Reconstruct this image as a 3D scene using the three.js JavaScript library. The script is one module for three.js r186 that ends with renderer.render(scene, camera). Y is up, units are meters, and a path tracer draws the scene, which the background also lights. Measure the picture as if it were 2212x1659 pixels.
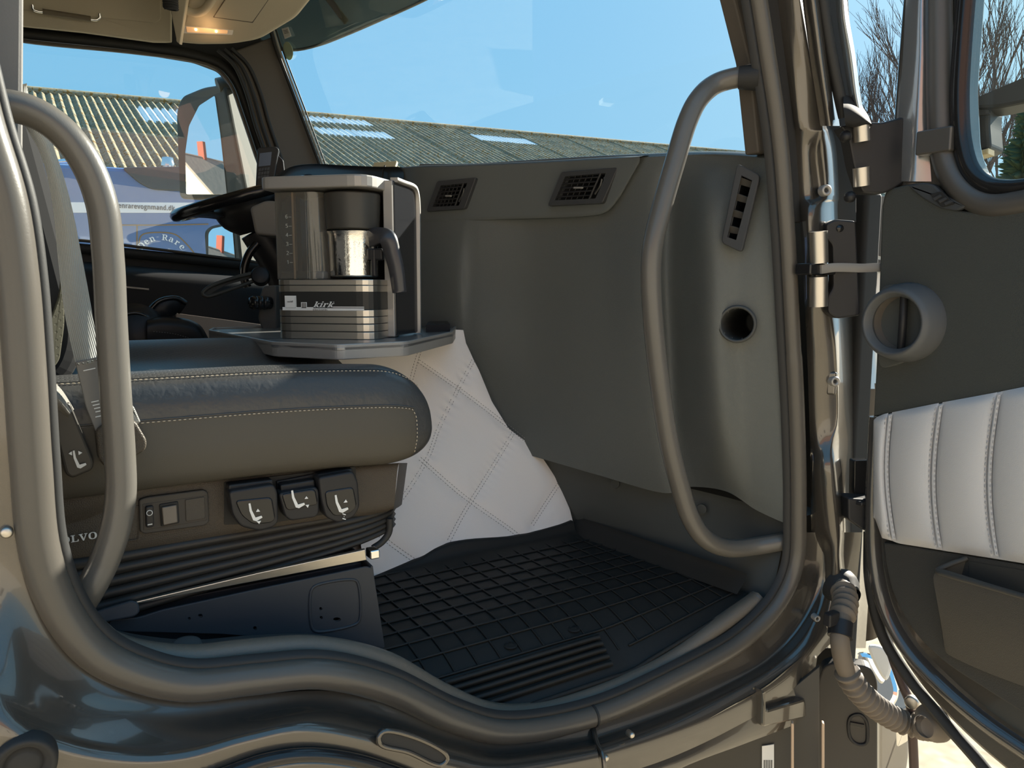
import * as THREE from 'three';
import { RoundedBoxGeometry } from 'three/addons/geometries/RoundedBoxGeometry.js';
import { mergeGeometries } from 'three/addons/utils/BufferGeometryUtils.js';
import { TextGeometry } from 'three/addons/geometries/TextGeometry.js';
import { FontLoader } from 'three/addons/loaders/FontLoader.js';

// ---------------------------------------------------------------- camera, sky, sun, exposure
const V = (x, y, z) => new THREE.Vector3(x, y, z);
const scene = new THREE.Scene();
const W = 2212, H = 1659, F = 1662, CAM = V(0, 0.52, 0.84), YAW = 32 * Math.PI / 180, PITCH = 7 * Math.PI / 180;
const camera = new THREE.PerspectiveCamera(2 * Math.atan(H / 2 / F) * 180 / Math.PI, W / H, 0.02, 400);
const FWD = V(Math.sin(YAW) * Math.cos(PITCH), -Math.sin(PITCH), -Math.cos(YAW) * Math.cos(PITCH));
camera.position.copy(CAM); camera.lookAt(CAM.clone().add(FWD)); camera.updateMatrixWorld();
const renderer = new THREE.WebGLRenderer();
renderer.toneMapping = THREE.LinearToneMapping;
renderer.toneMappingExposure = 1.0;
renderer.shadowMap.enabled = true;

const SUNDIR = V(0.985 * Math.cos(0.45), Math.sin(0.45), -0.17 * Math.cos(0.45)).normalize();
{ // clear blue sky: paler towards the horizon, a soft white aureole round the sun
  const w = 512, h = 256, d = new Float32Array(w * h * 4);
  for (let j = 0; j < h; j++) for (let i = 0; i < w; i++) {
    const el = (j + 0.5) / h * Math.PI - Math.PI / 2, az = (i + 0.5) / w * 2 * Math.PI - Math.PI;
    const dir = V(Math.cos(el) * Math.cos(az), Math.sin(el), Math.cos(el) * Math.sin(az));
    const t = Math.pow(1 - Math.max(0, Math.sin(el)), 2.2), c = Math.max(0, dir.dot(SUNDIR));
    const g = 0.5 * Math.pow(c, 12) + 0.2 * Math.pow(c, 3), o = (j * w + i) * 4;
    d[o] = 0.17 + 0.15 * t + g * 0.7; d[o + 1] = 0.5 + 0.16 * t + g * 0.66; d[o + 2] = 0.87 + 0.05 * t + g * 0.48; d[o + 3] = 1;
  }
  const tex = new THREE.DataTexture(d, w, h, THREE.RGBAFormat, THREE.FloatType);
  tex.mapping = THREE.EquirectangularReflectionMapping; tex.magFilter = THREE.LinearFilter; tex.needsUpdate = true;
  scene.background = tex; scene.environment = tex;
}
const sun = new THREE.DirectionalLight(new THREE.Color().setRGB(1, 0.93, 0.8), 16);
sun.name = 'sun'; sun.position.copy(SUNDIR.clone().multiplyScalar(40)); sun.castShadow = true;
sun.shadow.mapSize.set(4096, 4096);
Object.assign(sun.shadow.camera, { left: -25, right: 25, top: 25, bottom: -25, near: 1, far: 120 });
scene.add(sun);

// ---------------------------------------------------------------- helpers
const RIGHT = V(Math.cos(YAW), 0, Math.sin(YAW)), UP = RIGHT.clone().cross(FWD);
const ray = (x, y) => FWD.clone().addScaledVector(RIGHT, (x - W / 2) / F).addScaledVector(UP, -(y - H / 2) / F);
// places where a line of sight of the survey meets a real plane of the cab
const onPl = (x, y, p0, n) => { const d = ray(x, y); return CAM.clone().addScaledVector(d, p0.clone().sub(CAM).dot(n) / d.dot(n)); };
const onZ = (x, y, z) => onPl(x, y, V(0, 0, z), V(0, 0, 1));
const onX = (x, y, X) => onPl(x, y, V(X, 0, 0), V(1, 0, 0));
const onY = (x, y, Y) => onPl(x, y, V(0, Y, 0), V(0, 1, 0));
const zs = (z, l) => l.map((p) => onZ(p[0], p[1], p.length > 2 ? p[2] : z));
const xs = (X, l) => l.map((p) => onX(p[0], p[1], p.length > 2 ? p[2] : X));
const ps = (p0, n, l) => l.map((p) => onPl(p[0], p[1], p0, n));
let seed = 7; const rnd = () => { seed = (seed * 1664525 + 1013904223) >>> 0; return seed / 4294967296; };
const lerp = (a, b, t) => a + (b - a) * t;
const table = (tb, x) => { if (x <= tb[0][0]) return tb[0][1]; for (let i = 1; i < tb.length; i++) if (x <= tb[i][0]) return lerp(tb[i - 1][1], tb[i][1], (x - tb[i - 1][0]) / (tb[i][0] - tb[i - 1][0])); return tb[tb.length - 1][1]; };

const used = {};
function numbered(n) { used[n] = (used[n] ?? -1) + 1; return used[n] ? n + '_' + String(used[n]).padStart(3, '0') : n; }
function tag(o, label, category, group, kind) { if (label) o.userData.label = label; if (category) o.userData.category = category; if (group) o.userData.group = group; if (kind) o.userData.kind = kind; return o; }
function thing(name, label, category, group, kind) { const g = new THREE.Group(); g.name = numbered(name); scene.add(g); return tag(g, label, category, group, kind); }
function clean(g) { const q = g.index ? g.toNonIndexed() : g; for (const k of Object.keys(q.attributes)) if (!['position', 'normal', 'uv'].includes(k)) q.deleteAttribute(k); return q; }
function part(name, geo, mat, parent, label) {
  const g = Array.isArray(geo) ? (geo.length > 1 ? mergeGeometries(geo.map(clean)) : geo[0]) : geo;
  const m = new THREE.Mesh(g, mat); m.name = parent ? name : numbered(name); (parent ?? scene).add(m);
  if (label) m.userData.label = label;
  return m;
}
const structure = (name, geo, mat, label) => tag(part(name, geo, mat), label, null, null, 'structure');

function boxUV(g) { // texture coordinates in metres, by the way each face points
  const q = g.index ? g.toNonIndexed() : g, p = q.attributes.position, n = q.attributes.normal, uv = new Float32Array(p.count * 2);
  for (let i = 0; i < p.count; i++) {
    const ax = Math.abs(n.getX(i)), ay = Math.abs(n.getY(i)), az = Math.abs(n.getZ(i));
    uv[2 * i] = ax > ay && ax > az ? p.getZ(i) : p.getX(i); uv[2 * i + 1] = ay > ax && ay > az ? p.getZ(i) : p.getY(i);
  }
  q.setAttribute('uv', new THREE.BufferAttribute(uv, 2)); return q;
}
function gridGeo(P, nu, nv, closedU = false) { // P[i][j]: nu columns, nv rows of points
  const pos = [], uv = [], idx = [];
  for (let j = 0; j < nv; j++) { let u = 0; for (let i = 0; i < nu; i++) { const p = P[i][j]; if (i) u += p.distanceTo(P[i - 1][j]); pos.push(p.x, p.y, p.z); uv.push(u, 0); } }
  for (let i = 0; i < nu; i++) { let v = 0; for (let j = 0; j < nv; j++) { if (j) v += P[i][j].distanceTo(P[i][j - 1]); uv[2 * (j * nu + i) + 1] = v; } }
  for (let j = 0; j < nv - 1; j++) for (let i = 0; i < nu - 1; i++) { const a = j * nu + i; idx.push(a, a + 1, a + nu, a + 1, a + nu + 1, a + nu); }
  const g = new THREE.BufferGeometry(); g.setAttribute('position', new THREE.Float32BufferAttribute(pos, 3)); g.setAttribute('uv', new THREE.Float32BufferAttribute(uv, 2)); g.setIndex(idx);
  g.computeVertexNormals();
  const nn = g.attributes.normal, pp = g.attributes.position; let s = 0;
  for (let i = 0; i < nn.count; i++) s += nn.getX(i) * (CAM.x - pp.getX(i)) + nn.getY(i) * (CAM.y - pp.getY(i)) + nn.getZ(i) * (CAM.z - pp.getZ(i));
  if (s < 0) { for (let k = 0; k < idx.length; k += 3) { const t = idx[k]; idx[k] = idx[k + 1]; idx[k + 1] = t; } g.setIndex(idx); g.computeVertexNormals(); }
  return g;
}
const splineAt = (pts, t) => { const n = pts.length - 1, f = Math.min(t * n, n - 1e-9), i = Math.floor(f), s = f - i, a = pts[Math.max(0, i - 1)], b = pts[i], c = pts[i + 1], d = pts[Math.min(n, i + 2)];
  const h = (k) => 0.5 * (2 * b[k] + (c[k] - a[k]) * s + (2 * a[k] - 5 * b[k] + 4 * c[k] - d[k]) * s * s + (3 * b[k] - a[k] - 3 * c[k] + d[k]) * s * s * s); return V(h('x'), h('y'), h('z')); };
function loft(rows, su = 5, sv = 5) { // smooth sheet through rows of points
  const nu = (rows[0].length - 1) * su + 1, nv = (rows.length - 1) * sv + 1, R = rows.map((r) => Array.from({ length: nu }, (_, i) => splineAt(r, i / (nu - 1))));
  const P = Array.from({ length: nu }, (_, i) => { const c = R.map((r) => r[i]); return Array.from({ length: nv }, (_, j) => splineAt(c, j / (nv - 1))); });
  return gridGeo(P, nu, nv);
}
function punch(g, inside) { // take the faces inside an opening out of a sheet
  const p = g.attributes.position, ix = g.index.array, out = [], c = V(0, 0, 0);
  for (let k = 0; k < ix.length; k += 3) { c.set(0, 0, 0); for (let q = 0; q < 3; q++) c.add(V(p.getX(ix[k + q]), p.getY(ix[k + q]), p.getZ(ix[k + q]))); if (!inside(c.divideScalar(3))) out.push(ix[k], ix[k + 1], ix[k + 2]); }
  g.setIndex(out); return g;
}
function inPrism(pts, n) { // is a point within the outline pts, seen along n, near its plane
  const u = V(0, 1, 0).cross(n).normalize(), v = n.clone().cross(u), P = pts.map((p) => [p.dot(u), p.dot(v)]), d0 = pts[0].dot(n);
  return (q) => { if (Math.abs(q.dot(n) - d0) > 0.05) return false; const x = q.dot(u), y = q.dot(v); let r = false; for (let i = 0, j = P.length - 1; i < P.length; j = i++) if ((P[i][1] > y) !== (P[j][1] > y) && x < (P[j][0] - P[i][0]) * (y - P[i][1]) / (P[j][1] - P[i][1]) + P[i][0]) r = !r; return r; };
}
function ductGeo(pts, n, depth) { const b = pts.map((p) => p.clone().addScaledVector(n, -depth)), g = pts.map((p, i) => { const k = (i + 1) % pts.length; return gridGeo([[p, b[i]], [pts[k], b[k]]], 2, 2); }); const m = b.reduce((a, p) => a.add(p), V(0, 0, 0)).divideScalar(b.length); return [...g, fan(m, b)]; }
const smooth = (pts, n = 40, closed = false) => new THREE.CatmullRomCurve3(pts, closed, 'centripetal').getPoints(n);
function round2(pts, r, k = 5) { // polygon with rounded corners (2D)
  const out = [], n = pts.length;
  for (let i = 0; i < n; i++) {
    const a = pts[(i + n - 1) % n], b = pts[i], c = pts[(i + 1) % n], rr = Math.min(Array.isArray(r) ? r[i] : r, a.distanceTo(b) * 0.48, b.distanceTo(c) * 0.48);
    if (rr <= 1e-6) { out.push(b); continue; }
    const s = b.clone().lerp(a, rr / a.distanceTo(b)), e = b.clone().lerp(c, rr / b.distanceTo(c));
    for (let q = 0; q <= k; q++) { const t = q / k; out.push(new THREE.Vector2((1 - t) * (1 - t) * s.x + 2 * t * (1 - t) * b.x + t * t * e.x, (1 - t) * (1 - t) * s.y + 2 * t * (1 - t) * b.y + t * t * e.y)); }
  }
  return out;
}
function slab(pts, n, depth, o = {}) { // plate whose outline lies on a plane facing n, thickness going back from it
  const b = Math.min(o.bevel ?? 0.0015, depth * 0.45), N = n.clone().normalize(), u = (Math.abs(N.y) > 0.9 ? V(1, 0, 0) : V(0, 1, 0).cross(N)).normalize(), v = N.clone().cross(u), p0 = pts[0];
  u.copy(v).cross(N);
  const to2 = (l, r) => round2(l.map((p) => { const q = p.clone().sub(p0); return new THREE.Vector2(q.dot(u), q.dot(v)); }), r ?? 0);
  const s = new THREE.Shape(to2(pts, o.r)); for (const h of o.holes ?? []) s.holes.push(new THREE.Path(to2(h, o.hr ?? o.r)));
  const g = new THREE.ExtrudeGeometry(s, { depth: depth - 2 * b, bevelEnabled: b > 0, bevelThickness: b, bevelSize: b, bevelOffset: -b, bevelSegments: o.bs ?? 2, curveSegments: 6 });
  const m = new THREE.Matrix4().makeBasis(u, v, N).setPosition(p0.clone().addScaledVector(N, -(depth - b)));
  return boxUV(g.applyMatrix4(m));
}
function sweep(pts, prof, N, o = {}) { // profile [along T x N, along N] carried along a smooth path; N fixed or per t
  const c = new THREE.CatmullRomCurve3(pts, !!o.closed, 'centripetal'), n = o.seg ?? pts.length * 6, P = [], L = prof.length;
  for (let k = 0; k <= L; k++) P.push([]);
  for (let i = 0; i <= n; i++) {
    const t = i / n, p = c.getPointAt(t), T = c.getTangentAt(t), B = T.clone().cross(N).normalize(), M = B.clone().cross(T).normalize(), s = o.scale ? o.scale(t) : 1;
    for (let k = 0; k <= L; k++) { const q = prof[k % L]; P[k].push(p.clone().addScaledVector(B, q[0] * s).addScaledVector(M, q[1] * s)); }
  }
  const g = gridGeo(P, L + 1, n + 1);
  if (o.closed || o.open) return g;
  const caps = [0, n].map((i) => { const ring = P.slice(0, L).map((col) => col[i]), m = ring.reduce((a, p) => a.add(p), V(0, 0, 0)).divideScalar(L); return fan(m, ring); });
  return mergeGeometries([g, ...caps].map(clean));
}
function fan(m, ring) { const pos = []; ring.forEach((p, k) => { const q = ring[(k + 1) % ring.length]; pos.push(m.x, m.y, m.z, p.x, p.y, p.z, q.x, q.y, q.z); }); const g = new THREE.BufferGeometry(); g.setAttribute('position', new THREE.Float32BufferAttribute(pos, 3)); g.computeVertexNormals(); g.setAttribute('uv', new THREE.Float32BufferAttribute(new Float32Array(pos.length / 3 * 2), 2)); return g; }
function tube(pts, r, o = {}) {
  const c = new THREE.CatmullRomCurve3(pts, !!o.closed, 'centripetal'), n = o.seg ?? Math.max(8, pts.length * 7), m = o.rad ?? 14, f = c.computeFrenetFrames(n, !!o.closed), P = Array.from({ length: m + 1 }, () => []);
  for (let i = 0; i <= n; i++) { const p = c.getPointAt(i / n), rr = o.rf ? r * o.rf(i / n) : r; for (let k = 0; k <= m; k++) { const a = k / m * 2 * Math.PI; P[k].push(p.clone().addScaledVector(f.normals[i], Math.cos(a) * rr).addScaledVector(f.binormals[i], Math.sin(a) * rr)); } }
  const g = gridGeo(P, m + 1, n + 1);
  if (o.closed) return g;
  return mergeGeometries([g, ...[0, n].map((i) => fan(c.getPointAt(i / n), P.slice(0, m).map((col) => col[i])))].map(clean));
}
function rbox(w, h, d, r, at, rot) { const g = new RoundedBoxGeometry(w, h, d, 2, Math.min(r, w * 0.49, h * 0.49, d * 0.49)); if (rot) g.applyMatrix4(new THREE.Matrix4().makeRotationFromEuler(new THREE.Euler(...rot))); g.translate(...(at.isVector3 ? at.toArray() : at)); return boxUV(g); }
function cyl(a, b, r, r2 = r, seg = 20) { const d = b.clone().sub(a), g = new THREE.CylinderGeometry(r2, r, d.length(), seg); g.applyQuaternion(new THREE.Quaternion().setFromUnitVectors(V(0, 1, 0), d.clone().normalize())); g.translate(...a.clone().add(b).multiplyScalar(0.5).toArray()); return boxUV(g); }
function disc(c, n, r, t, bev = 0.001, seg = 24) { // round plate with eased rim, facing n
  const g = new THREE.LatheGeometry([[0, -t], [r, -t], [r, -bev], [r - bev, 0], [0, 0]].map((p) => new THREE.Vector2(...p)), seg);
  g.applyQuaternion(new THREE.Quaternion().setFromUnitVectors(V(0, 1, 0), n.clone().normalize())); g.translate(c.x, c.y, c.z); return g;
}
function lathe(prof, c, n = V(0, 1, 0), seg = 36) { const g = new THREE.LatheGeometry(prof.map((p) => new THREE.Vector2(...p)), seg); g.applyQuaternion(new THREE.Quaternion().setFromUnitVectors(V(0, 1, 0), n.clone().normalize())); g.translate(c.x, c.y, c.z); return g; }
function ringAround(pts, n, w, t, o = {}) { // flat frame round a closed outline
  const c = pts.reduce((a, p) => a.add(p), V(0, 0, 0)).divideScalar(pts.length); return slab(pts.map((p) => p.clone().add(p.clone().sub(c).setLength(w))), n, t, { ...o, holes: [pts] });
}
function stitches(path, len = 0.0035, gap = 0.0022, r = 0.0006) { // sewn thread: short capsules along a path
  const c = new THREE.CatmullRomCurve3(path, false, 'centripetal'), L = c.getLength(), n = Math.max(2, Math.floor(L / (len + gap))), out = [], base = new THREE.CapsuleGeometry(r, len - 2 * r, 1, 5);
  for (let i = 0; i < n; i++) { const t = (i + 0.5) / n, p = c.getPointAt(t), g = base.clone(); g.applyQuaternion(new THREE.Quaternion().setFromUnitVectors(V(0, 1, 0), c.getTangentAt(t))); g.translate(p.x, p.y, p.z); out.push(clean(g)); }
  return mergeGeometries(out);
}
const fonts = {}; for (const k of ['sans_bold', 'sans_regular', 'serif_bold']) fonts[k] = await new FontLoader().loadAsync('fonts/droid/droid_' + k + '.typeface.json');
function text(s, size, o = {}) { // lettering lying in the x-y plane, start at the origin
  const g = new TextGeometry(s, { font: fonts[o.font ?? 'sans_bold'], size, depth: o.depth ?? 0.0004, curveSegments: 4, bevelEnabled: false });
  if (o.shear) g.applyMatrix4(new THREE.Matrix4().set(1, o.shear, 0, 0, 0, 1, 0, 0, 0, 0, 1, 0, 0, 0, 0, 1));
  if (o.sx) g.scale(o.sx, 1, 1);
  return g;
}
function lay(g, p, n, right) { // turn a flat local shape (x right, y up, z out) onto a plane through p facing n
  const N = n.clone().normalize(), u = (right ? right.clone() : V(0, 1, 0).cross(N)).normalize(), v = N.clone().cross(u).normalize(); u.copy(v).cross(N);
  return g.applyMatrix4(new THREE.Matrix4().makeBasis(u, v, N).setPosition(p));
}

// ---------------------------------------------------------------- materials
function tex(n, fn, rep, srgb) {
  const d = new Uint8Array(n * n * 4); for (let j = 0; j < n; j++) for (let i = 0; i < n; i++) { const c = fn(i / n, j / n), o = (j * n + i) * 4; if (Array.isArray(c)) { d[o] = c[0] * 255; d[o + 1] = c[1] * 255; d[o + 2] = c[2] * 255; } else d[o] = d[o + 1] = d[o + 2] = Math.max(0, Math.min(255, c * 255)); d[o + 3] = 255; }
  const t = new THREE.DataTexture(d, n, n); t.wrapS = t.wrapT = THREE.RepeatWrapping; t.magFilter = THREE.LinearFilter; t.minFilter = THREE.LinearMipmapLinearFilter; t.generateMipmaps = true; t.repeat.set(rep, rep); if (srgb) t.colorSpace = THREE.SRGBColorSpace; t.needsUpdate = true; return t;
}
const hash = (i, j, k = 0) => { const s = Math.sin(i * 127.1 + j * 311.7 + k * 74.7) * 43758.5453; return s - Math.floor(s); };
function vnoise(u, v, n, k = 0) { const x = u * n, y = v * n, i = Math.floor(x), j = Math.floor(y), fx = x - i, fy = y - j, s = fx * fx * (3 - 2 * fx), t = fy * fy * (3 - 2 * fy), m = (q) => ((q % n) + n) % n; return lerp(lerp(hash(m(i), m(j), k), hash(m(i + 1), m(j), k), s), lerp(hash(m(i), m(j + 1), k), hash(m(i + 1), m(j + 1), k), s), t); }
const fbm = (u, v, n, k = 0) => 0.5 * vnoise(u, v, n, k) + 0.28 * vnoise(u, v, n * 2, k + 1) + 0.15 * vnoise(u, v, n * 4, k + 2) + 0.07 * vnoise(u, v, n * 8, k + 3);
function cells(u, v, n) { const x = u * n, y = v * n, i = Math.floor(x), j = Math.floor(y); let a = 9, b = 9; for (let p = -1; p < 2; p++) for (let q = -1; q < 2; q++) { const ii = i + p, jj = j + q, m = (w) => ((w % n) + n) % n, dx = ii + hash(m(ii), m(jj), 1) - x, dy = jj + hash(m(ii), m(jj), 2) - y, d = dx * dx + dy * dy; if (d < a) { b = a; a = d; } else if (d < b) b = d; } return Math.min(1, (Math.sqrt(b) - Math.sqrt(a)) * 1.6); }
const T = {
  grain: tex(256, (u, v) => cells(u, v, 24), 22),                                    // moulded plastic grain, cells of 2 mm
  leather: tex(256, (u, v) => 0.7 * cells(u, v, 30) + 0.3 * fbm(u, v, 6), 14),
  fine: tex(128, (u, v) => fbm(u, v, 32), 20),
  wrinkle: tex(256, (u, v) => fbm(u * 1, v, 5) * 0.6 + 0.4 * Math.abs(2 * fbm(u, v, 9, 5) - 1), 9),
  dots: tex(64, (u, v) => { const q = (a, b) => Math.hypot(u - a, v - b); return Math.min(q(0.25, 0.25), q(0.75, 0.75)) < 0.13 ? 0 : 1; }, 110),
  weave: tex(64, (u, v) => 0.5 + 0.5 * Math.sin(v * 2 * Math.PI * 4) * (0.8 + 0.2 * Math.sin(u * 2 * Math.PI * 8)), 120),
  brushed: tex(256, (u, v) => fbm(u * 0.1, v, 64, 9), 12),
  patch: tex(256, (u, v) => fbm(u, v, 8, 3), 0.35),
};
function mat(rgb, roughness, o = {}) {
  const m = new THREE.MeshPhysicalMaterial({ roughness, metalness: o.metal ?? 0, side: THREE.DoubleSide }); m.color.setRGB(...rgb);
  if (!o.metal && !o.trans) m.specularIntensity = o.spec ?? (roughness > 0.3 ? 0.6 : 1);
  if (o.bump) { m.bumpMap = o.bump; m.bumpScale = o.bs ?? 0.0002; }
  if (o.coat) { m.clearcoat = o.coat; m.clearcoatRoughness = o.coatRough ?? 0.05; }
  if (o.sheen) { m.sheen = o.sheen; m.sheenRoughness = 0.5; m.sheenColor.setRGB(1, 1, 1); }
  if (o.map) m.map = o.map; if (o.roughMap) m.roughnessMap = o.roughMap;
  if (o.trans) { m.transmission = o.trans; m.thickness = o.thick ?? 0; m.ior = o.ior ?? 1.5; }
  if (o.emis) { m.emissive.setRGB(...o.emis); m.emissiveIntensity = o.ei ?? 1; }
  return m;
}
const M = {
  dash: mat([0.12, 0.128, 0.122], 0.42, { bump: T.grain, bs: 0.00022 }),
  dashSmooth: mat([0.115, 0.125, 0.122], 0.5, { bump: T.fine, bs: 0.00005 }),
  black: mat([0.022, 0.022, 0.024], 0.4),
  blackMatt: mat([0.03, 0.03, 0.03], 0.75),
  gloss: mat([0.015, 0.015, 0.016], 0.18),
  dullBlack: mat([0.024, 0.024, 0.024], 0.6),
  rubber: mat([0.09, 0.081, 0.07], 0.3, { bump: T.fine, bs: 0.00005, spec: 1 }),
  rubberDark: mat([0.03, 0.03, 0.03], 0.55, { bump: T.fine, bs: 0.00006 }),
  tube: mat([0.115, 0.108, 0.097], 0.3, { bump: T.fine, bs: 0.00006, spec: 1 }),
  mat: mat([0.022, 0.022, 0.021], 0.55, { bump: T.fine, bs: 0.00006 }),
  paint: mat([0.1, 0.09, 0.078], 0.26, { metal: 0.6, coat: 1, coatRough: 0.06 }),
  seatSide: mat([0.08, 0.073, 0.06], 0.5, { bump: T.leather, bs: 0.00006 }),
  seatLeather: mat([0.055, 0.055, 0.055], 0.34, { bump: T.wrinkle, bs: 0.0012, spec: 0.8 }),
  seatPerf: mat([0.055, 0.055, 0.055], 0.4, { bump: T.dots, bs: 0.001, spec: 0.8 }),
  seatPlastic: mat([0.072, 0.06, 0.047], 0.5, { bump: T.leather, bs: 0.0004 }),
  thread: mat([0.55, 0.47, 0.36], 0.7),
  threadGrey: mat([0.25, 0.24, 0.24], 0.7),
  quiltBrightened: mat([0.88, 0.84, 0.82], 0.5, { bump: T.leather, bs: 0.00008 }),  // doorPad leather again, painted lighter where too little light reaches it
  doorPad: mat([0.57, 0.565, 0.575], 0.5, { bump: T.leather, bs: 0.00012 }),
  taupe: mat([0.17, 0.14, 0.12], 0.6, { bump: T.leather, bs: 0.00008 }),
  steel: mat([0.62, 0.58, 0.52], 0.36, { metal: 1, bump: T.brushed, bs: 0.00004 }),
  steelShine: mat([0.8, 0.78, 0.74], 0.12, { metal: 1, bump: T.wrinkle, bs: 0.0003 }),
  greyLacquer: mat([0.36, 0.345, 0.325], 0.36, { metal: 0.3 }),
  bracket: mat([0.045, 0.05, 0.058], 0.45),
  white: mat([0.8, 0.8, 0.78], 0.5),
  belt: mat([0.42, 0.42, 0.39], 0.7, { bump: T.weave, bs: 0.0006 }),
  beige: mat([0.48, 0.42, 0.31], 0.65, { bump: T.grain, bs: 0.0001 }),
  frameDark: mat([0.1, 0.085, 0.07], 0.5, { bump: T.fine, bs: 0.00005 }),
  glass: mat([0.97, 1, 0.99], 0, { trans: 1 }),
  mirror: mat([0.93, 0.94, 0.95], 0.01, { metal: 1 }),
  chrome: mat([0.85, 0.85, 0.85], 0.12, { metal: 1 }),
};

// ---------------------------------------------------------------- ground and cab shell
const GY = -1.45, ZN = V(0, 0, 1), XN = V(-1, 0, 0), YN = V(0, 1, 0);
const groundTex = tex(512, (u, v) => { const a = fbm(u, v, 10, 2), b = vnoise(u, v, 120, 7), c = 0.62 + 0.2 * a + 0.14 * b; return [c, c * 0.92, c * 0.78]; }, 0.25, true);
{ const g = new THREE.PlaneGeometry(240, 240); g.rotateX(-Math.PI / 2); g.translate(10, GY, -5); structure('ground', [boxUV(g)], mat([0.72, 0.72, 0.72], 0.9, { map: groundTex, bump: groundTex, bs: 0.01 }), 'pale sandy gravel yard lit by the low sun'); }
structure('floor', [rbox(1.9, 0.05, 2.08, 0.005, [0.15, -0.13, -1.06])], M.blackMatt, 'dark cab floor under the rubber mat');
structure('trim_5', [rbox(2.0, 0.4, 1.95, 0.02, [0.0, -0.37, -1.08])], M.blackMatt, 'dark chassis below the cab floor');
structure('ceiling', [rbox(2.05, 0.08, 2.2, 0.01, [-0.2, 1.66, -1.05])], M.beige, 'beige lined cab roof');
structure('wall_back', [rbox(0.06, 1.9, 2.2, 0.01, [-1.2, 0.75, -1.05])], M.taupe, 'plain rear wall of the cab');
structure('wall_front', [rbox(0.05, 1.0, 2.1, 0.01, [1.30, 0.195, -1.06])], M.blackMatt, 'steel bulkhead behind the dashboard');
{ // driver's side of the cab with its window opening
  const hole = zs(-2.1, [[-60, 62], [50, 78], [300, 105], [425, 126], [478, 146], [508, 182], [530, 240], [560, 330], [592, 430], [604, 577], [550, 572], [180, 535], [-60, 512]]);
  const wall = thing('wall_left', 'dark inner side of the driver door and window surround', null, null, 'structure');
  part('door_panel', slab([V(-1.2, -0.3, -2.1), V(1.0, -0.3, -2.1), V(0.96, 0.92, -2.1), V(0.77, 1.42, -2.1), V(0.7, 1.7, -2.1), V(-1.2, 1.7, -2.1)], ZN, 0.07, { holes: [hole], hr: 0.015, bevel: 0.003 }), mat([0.03, 0.031, 0.033], 0.55), wall);
  const closed = (off) => hole.map((p) => { const q = p.clone(); q.z += off; return q; });
  part('window_rubber', sweep(closed(0.012), [[-0.02, -0.012], [0.012, -0.012], [0.012, 0.008], [0.0, 0.016], [-0.02, 0.012]], ZN, { closed: true, seg: 120 }), M.rubberDark, wall);
  part('inner_rubber', sweep(closed(0.02).map((p) => { const c = V(0.2, 0.97, -2.08); return p.clone().add(p.clone().sub(c).setLength(-0.022)); }), [[-0.005, -0.006], [0.005, -0.006], [0.004, 0.006], [-0.004, 0.006]], ZN, { closed: true, seg: 120 }), M.frameDark, wall);
  part('armrest_ledge', loft([zs(-2.06, [[180, 565], [330, 578], [480, 592], [640, 606]]), zs(-1.98, [[180, 590], [330, 600], [480, 612], [640, 625]]), zs(-1.98, [[180, 690], [330, 700], [480, 710], [640, 720]])], 4, 4), mat([0.02, 0.021, 0.023], 0.6), wall);
  part('trim_strip', slab(zs(-1.97, [[272, 618], [322, 623], [322, 627], [272, 622]]), ZN, 0.004, { bevel: 0.001 }), M.greyLacquer, wall);
}
{ const g = slab(zs(-2.13, [[-70, 40], [50, 55], [300, 85], [440, 105], [500, 130], [545, 230], [580, 340], [625, 440], [635, 600], [180, 560], [-70, 540]]), ZN, 0.004, { r: 0.02, bevel: 0.0005 }); structure('window_1', [g], M.glass, 'driver side window with the yard beyond'); }
const wsX = (y, z) => lerp(0.945, 1.06, (z + 2.06) / 2.06) - 0.34 * (y - 0.97) + 0.2 * (1 - Math.pow((z + 1.03) / 1.03, 2));
{ const rows = []; for (let j = 0; j <= 8; j++) { const y = 0.62 + j * 0.13, r = []; for (let i = 0; i <= 12; i++) { const z = -2.06 + i * 2.06 / 12; r.push(V(wsX(y, z), y, z)); } rows.push(r); } structure('window_2', [loft(rows, 2, 2)], M.glass, 'large curved windscreen under a tinted outer visor'); }
{ // roof header above the windscreen
  const prof = [[-0.03, -0.05], [0.05, -0.05], [0.05, 0.05], [-0.03, 0.05]];
  const path = []; for (let i = 0; i <= 8; i++) { const z = -2.1 + i * 2.1 / 8; path.push(V(wsX(1.64, z) - 0.02, 1.66, z)); }
  structure('trim_1', [sweep(path, prof, YN)], M.frameDark, 'roof header above the windscreen');
}
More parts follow.
